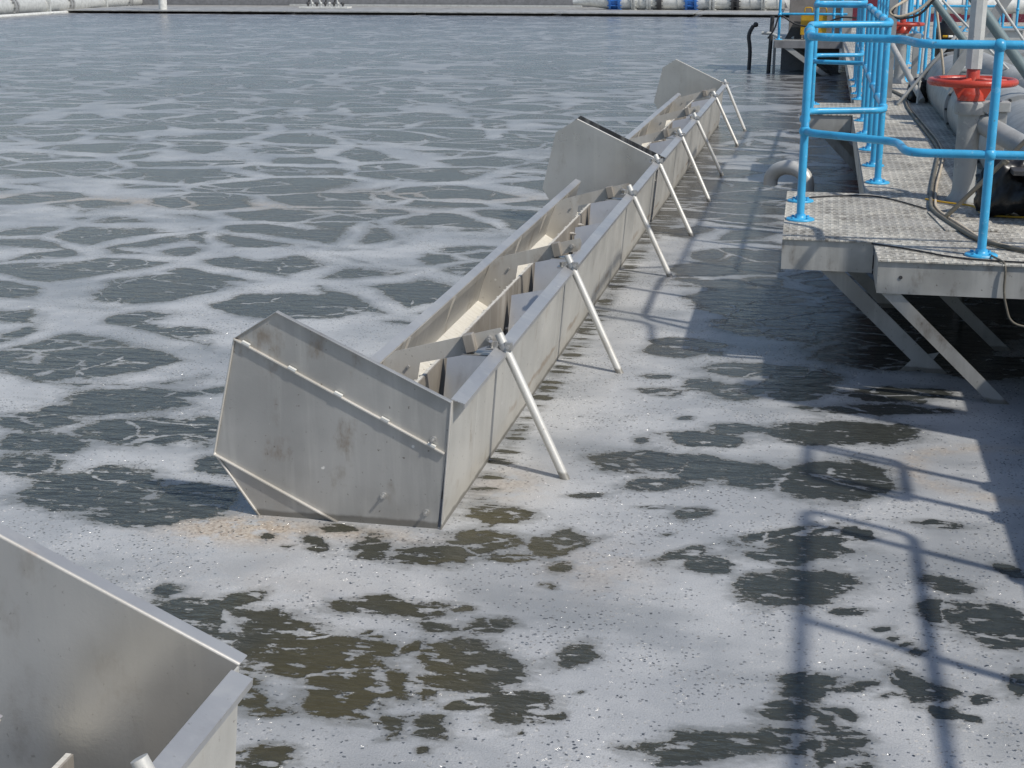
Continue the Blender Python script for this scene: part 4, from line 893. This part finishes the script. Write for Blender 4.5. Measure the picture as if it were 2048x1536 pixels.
m = MB(); m.tube(bend([(-1.32, 33.5, .86), (-1.1, 33.5, .85), (-.9, 33.4, .75), (-.6, 33.2, .77)], .1), .035, 8); part('arm', m, 'pale', T)

# ------------------------------------------------------------ far shore of floating deck, hulls and pipes
T = thing('floating_deck', 'long low grey floating deck along the far side of the tank', 'pontoon', (-10, 78, 0))
def ledge(x): return 0.0
segs = [(-40, -27.2), (-27.1, -20.2), (-20.1, -13.2), (-13.1, -6.2), (-6.1, .8), (.9, 8), (8.1, 40)]
for a, b in segs:
    m = MB(); m.b6(a, b, 73.0 + .03 * a * 0, 84.5, .12, .17); part('deck_panel', m, 'galv', T)
m = MB()
for a, b in segs[1:]: m.b6(a + .3, b - .3, 73.6, 84, -.3, .119)
part('float', m, 'dark', T)
m = MB(); m.b6(-60, 60, 84.6, 96, -.5, 1.9)
solo('barge_hull', m, 'far_grey', 'long plain grey barge hull behind the far floating deck', 'barge')
m = MB(); m.b6(-31, -13.5, 84.2, 84.5, .171, .26)
solo('kerb_rail', m, 'pale', 'low pale kerb along the back edge of the far floating deck', 'kerb')
# pipeline at the left
T = thing('pipeline', 'fat pale grey floating pipeline with bolted flanges at the top left', 'pipeline', (-39, 75, 0), 'far pipelines')
A_, B_ = Vector((-39.3, 62.0, .42)), Vector((-43.5, 118, .42)); dd = (B_ - A_).normalized()
m = MB(); m.tube([A_, B_], .45, 24); part('barrel', m, 'pale', T)
for k, s in enumerate((5.6, 12.2, 20.5, 29.0, 38.0, 47)):
    p = A_ + dd * s
    m = MB(); m.tube([p, p + dd * .16], .56, 20); m.tube([p + dd * .28, p + dd * .44], .56, 20)
    for j in range(12):
        a = 2 * math.pi * j / 12; o = Vector((math.cos(a) * .51, 0, math.sin(a) * .51)); m.tube([p + o - dd * .08, p + o + dd * .52], .03, 6)
    part('flange', m, 'grey', T)
for s in (9.5, 17, 25, 34, 43):
    p = A_ + dd * s
    m = MB(); m.box(p + Vector((0, 0, -.1)), (1.15, .12, .75)); m.tube([p, p + dd * .12], .50, 20); m.box(p + Vector((.55, 0, -.42)), (1.0, 1.2, .1)); part('saddle', m, 'pale', T)
m = MB(); a, b = A_ + Vector((.75, 0, -.39)), B_ + Vector((.75, 0, -.39))
m.tube([a, b], .10, 8); part('float_rail', m, 'white', T)
for (x, y) in ((-34.6, 74.6), (-36.3, 88)):
    m = MB(); m.tube([(x, y, -.6), (x, y, 3.6)], .22, 18); m.tube([(x, y, 1.9), (x, y, 2.0)], .26, 18)
    solo('mooring_pile', m, 'white', 'pale round pile in the water, nearer and larger one by the left pipeline' if y < 80 else 'pale round pile farther back on the far deck', 'pile', 'mooring piles')
# small rack of gear
T = thing('gear_rack', 'small white rack of fittings on the far deck at the top left of centre', 'rack', (-27, 79, .17))
m = MB(); m.b6(-28.4, -25.6, 78.6, 79.4, .175, .26); part('base_board', m, 'white', T)
for k in range(9):
    m = MB(); x = -28 + .25 * k; m.tube([(x, 79, .26), (x + .08 * (-1) ** k, 79, .62 + .2 * math.sin(k * 2.1))], .05, 8); m.ball((x, 79, .42), .09); part('fitting', m, 'pale' if k % 2 else 'dark', T)
# white pipeline on the deck
T = thing('pipeline', 'white pipeline with blue and dark flanged joints across the top centre right', 'pipeline', (-7, 80, .17), 'far pipelines')
zc, rp_ = .63, .46
m = MB(); m.tube([(-13.2, 79.5, zc - .1), (-12.2, 79.5, zc + .1), (-11.2, 79.5, zc)], [.12, .42, rp_], 24); m.tube([(-11.2, 79.5, zc), (-2.0, 79.5, zc)], rp_, 24); m.tube([(-2.0, 79.5, zc), (-1.0, 79.5, zc + .5)], [rp_, .25], 24); part('barrel', m, 'white', T)
for x0, x1, mt in ((-11.2, -10.6, 'blue_flange'), (-8.65, -8.4, 'dark'), (-4.75, -4.35, 'dark'), (-7.15, -6.55, 'blue_flange'), (-5.9, -5.6, 'pale'), (-10.0, -9.8, 'pale'), (-3.2, -3.0, 'pale'), (-9.2, -8.95, 'pale')):
    if x0 < -11.3: continue
    m = MB(); m.tube([(x0, 79.5, zc), (x0 + .12, 79.5, zc)], .62, 20); m.tube([(x1 - .12, 79.5, zc), (x1, 79.5, zc)], .62, 20); m.tube([(x0 + .12, 79.5, zc), (x1 - .12, 79.5, zc)], .50, 20)
    for j in range(14):
        a = 2 * math.pi * j / 14; o = Vector((0, math.cos(a) * .57, math.sin(a) * .57)); m.tube([Vector((x0 - .08, 79.5, zc)) + o, Vector((x1 + .08, 79.5, zc)) + o], .03, 6)
    part('flange', m, mt, T)
m = MB()
for x in (-9.6, -7.6, -3.8, -2.4): m.tube([(x, 79.5, zc), (x + .06, 79.5, zc)], rp_ + .03, 20)
part('strap', m, 'pale', T)
# right far side
T = thing('pipeline', 'white banded pipe lying across the deck at the top right corner', 'pipeline', (5, 41, DZ), 'far pipelines')
m = MB(); m.tube([(1.9, 41.5, 1.28), (7.4, 41.5, 1.28)], .20, 24); part('barrel', m, 'white', T)
for x in (2.6, 3.6, 3.75, 4.6, 5.6):
    m = MB(); m.tube([(x, 41.5, 1.28), (x + .07, 41.5, 1.28)], .235, 20); part('flange', m, 'pale', T)
for x in (2.4, 4.9): m = MB(); m.b6(x, x + .1, 41.35, 41.65, DZ + .002, 1.1); part('support', m, 'pale', T)
m = MB(); m.b6(.8, 14, 46.5, 46.7, .3, 2.4)
solo('hull_side', m, 'maroon', 'dark red painted hull side behind the white pipe at top right', 'hull')
T = thing('winch_cabinet', 'low pale grey cabinet on the far deck near the right edge', 'cabinet', (3.35, 30, DZ))
m = MB(); m.prism([(2.95, DZ + .002), (3.75, DZ + .002), (3.75, 1.08), (3.05, 1.08), (2.95, .98)], 'y', 29.9, 30.6); part('housing', m, 'pale', T)
m = MB(); m.b6(2.90, 3.80, 29.85, 30.65, 1.083, 1.10); part('lid', m, 'grey', T)
for k in range(4):
    y = 22.5 + 2.1 * k
    m = MB(); m.b6(2.1, 4.2, y, y + .9, DZ + .002, DZ + .06)
    for j in range(5): m.b6(2.1, 4.2, y + .05 + .18 * j, y + .12 + .18 * j, DZ + .062, DZ + .085)
    lab = ['nearest of the ribbed grey covers on the far right deck', 'second of the ribbed grey covers on the far right deck', 'third of the ribbed grey covers on the far right deck', 'farthest of the ribbed grey covers on the far right deck'][k]
    solo('deck_cover', m, 'pipe_grey', lab, 'cover', 'ribbed deck covers')
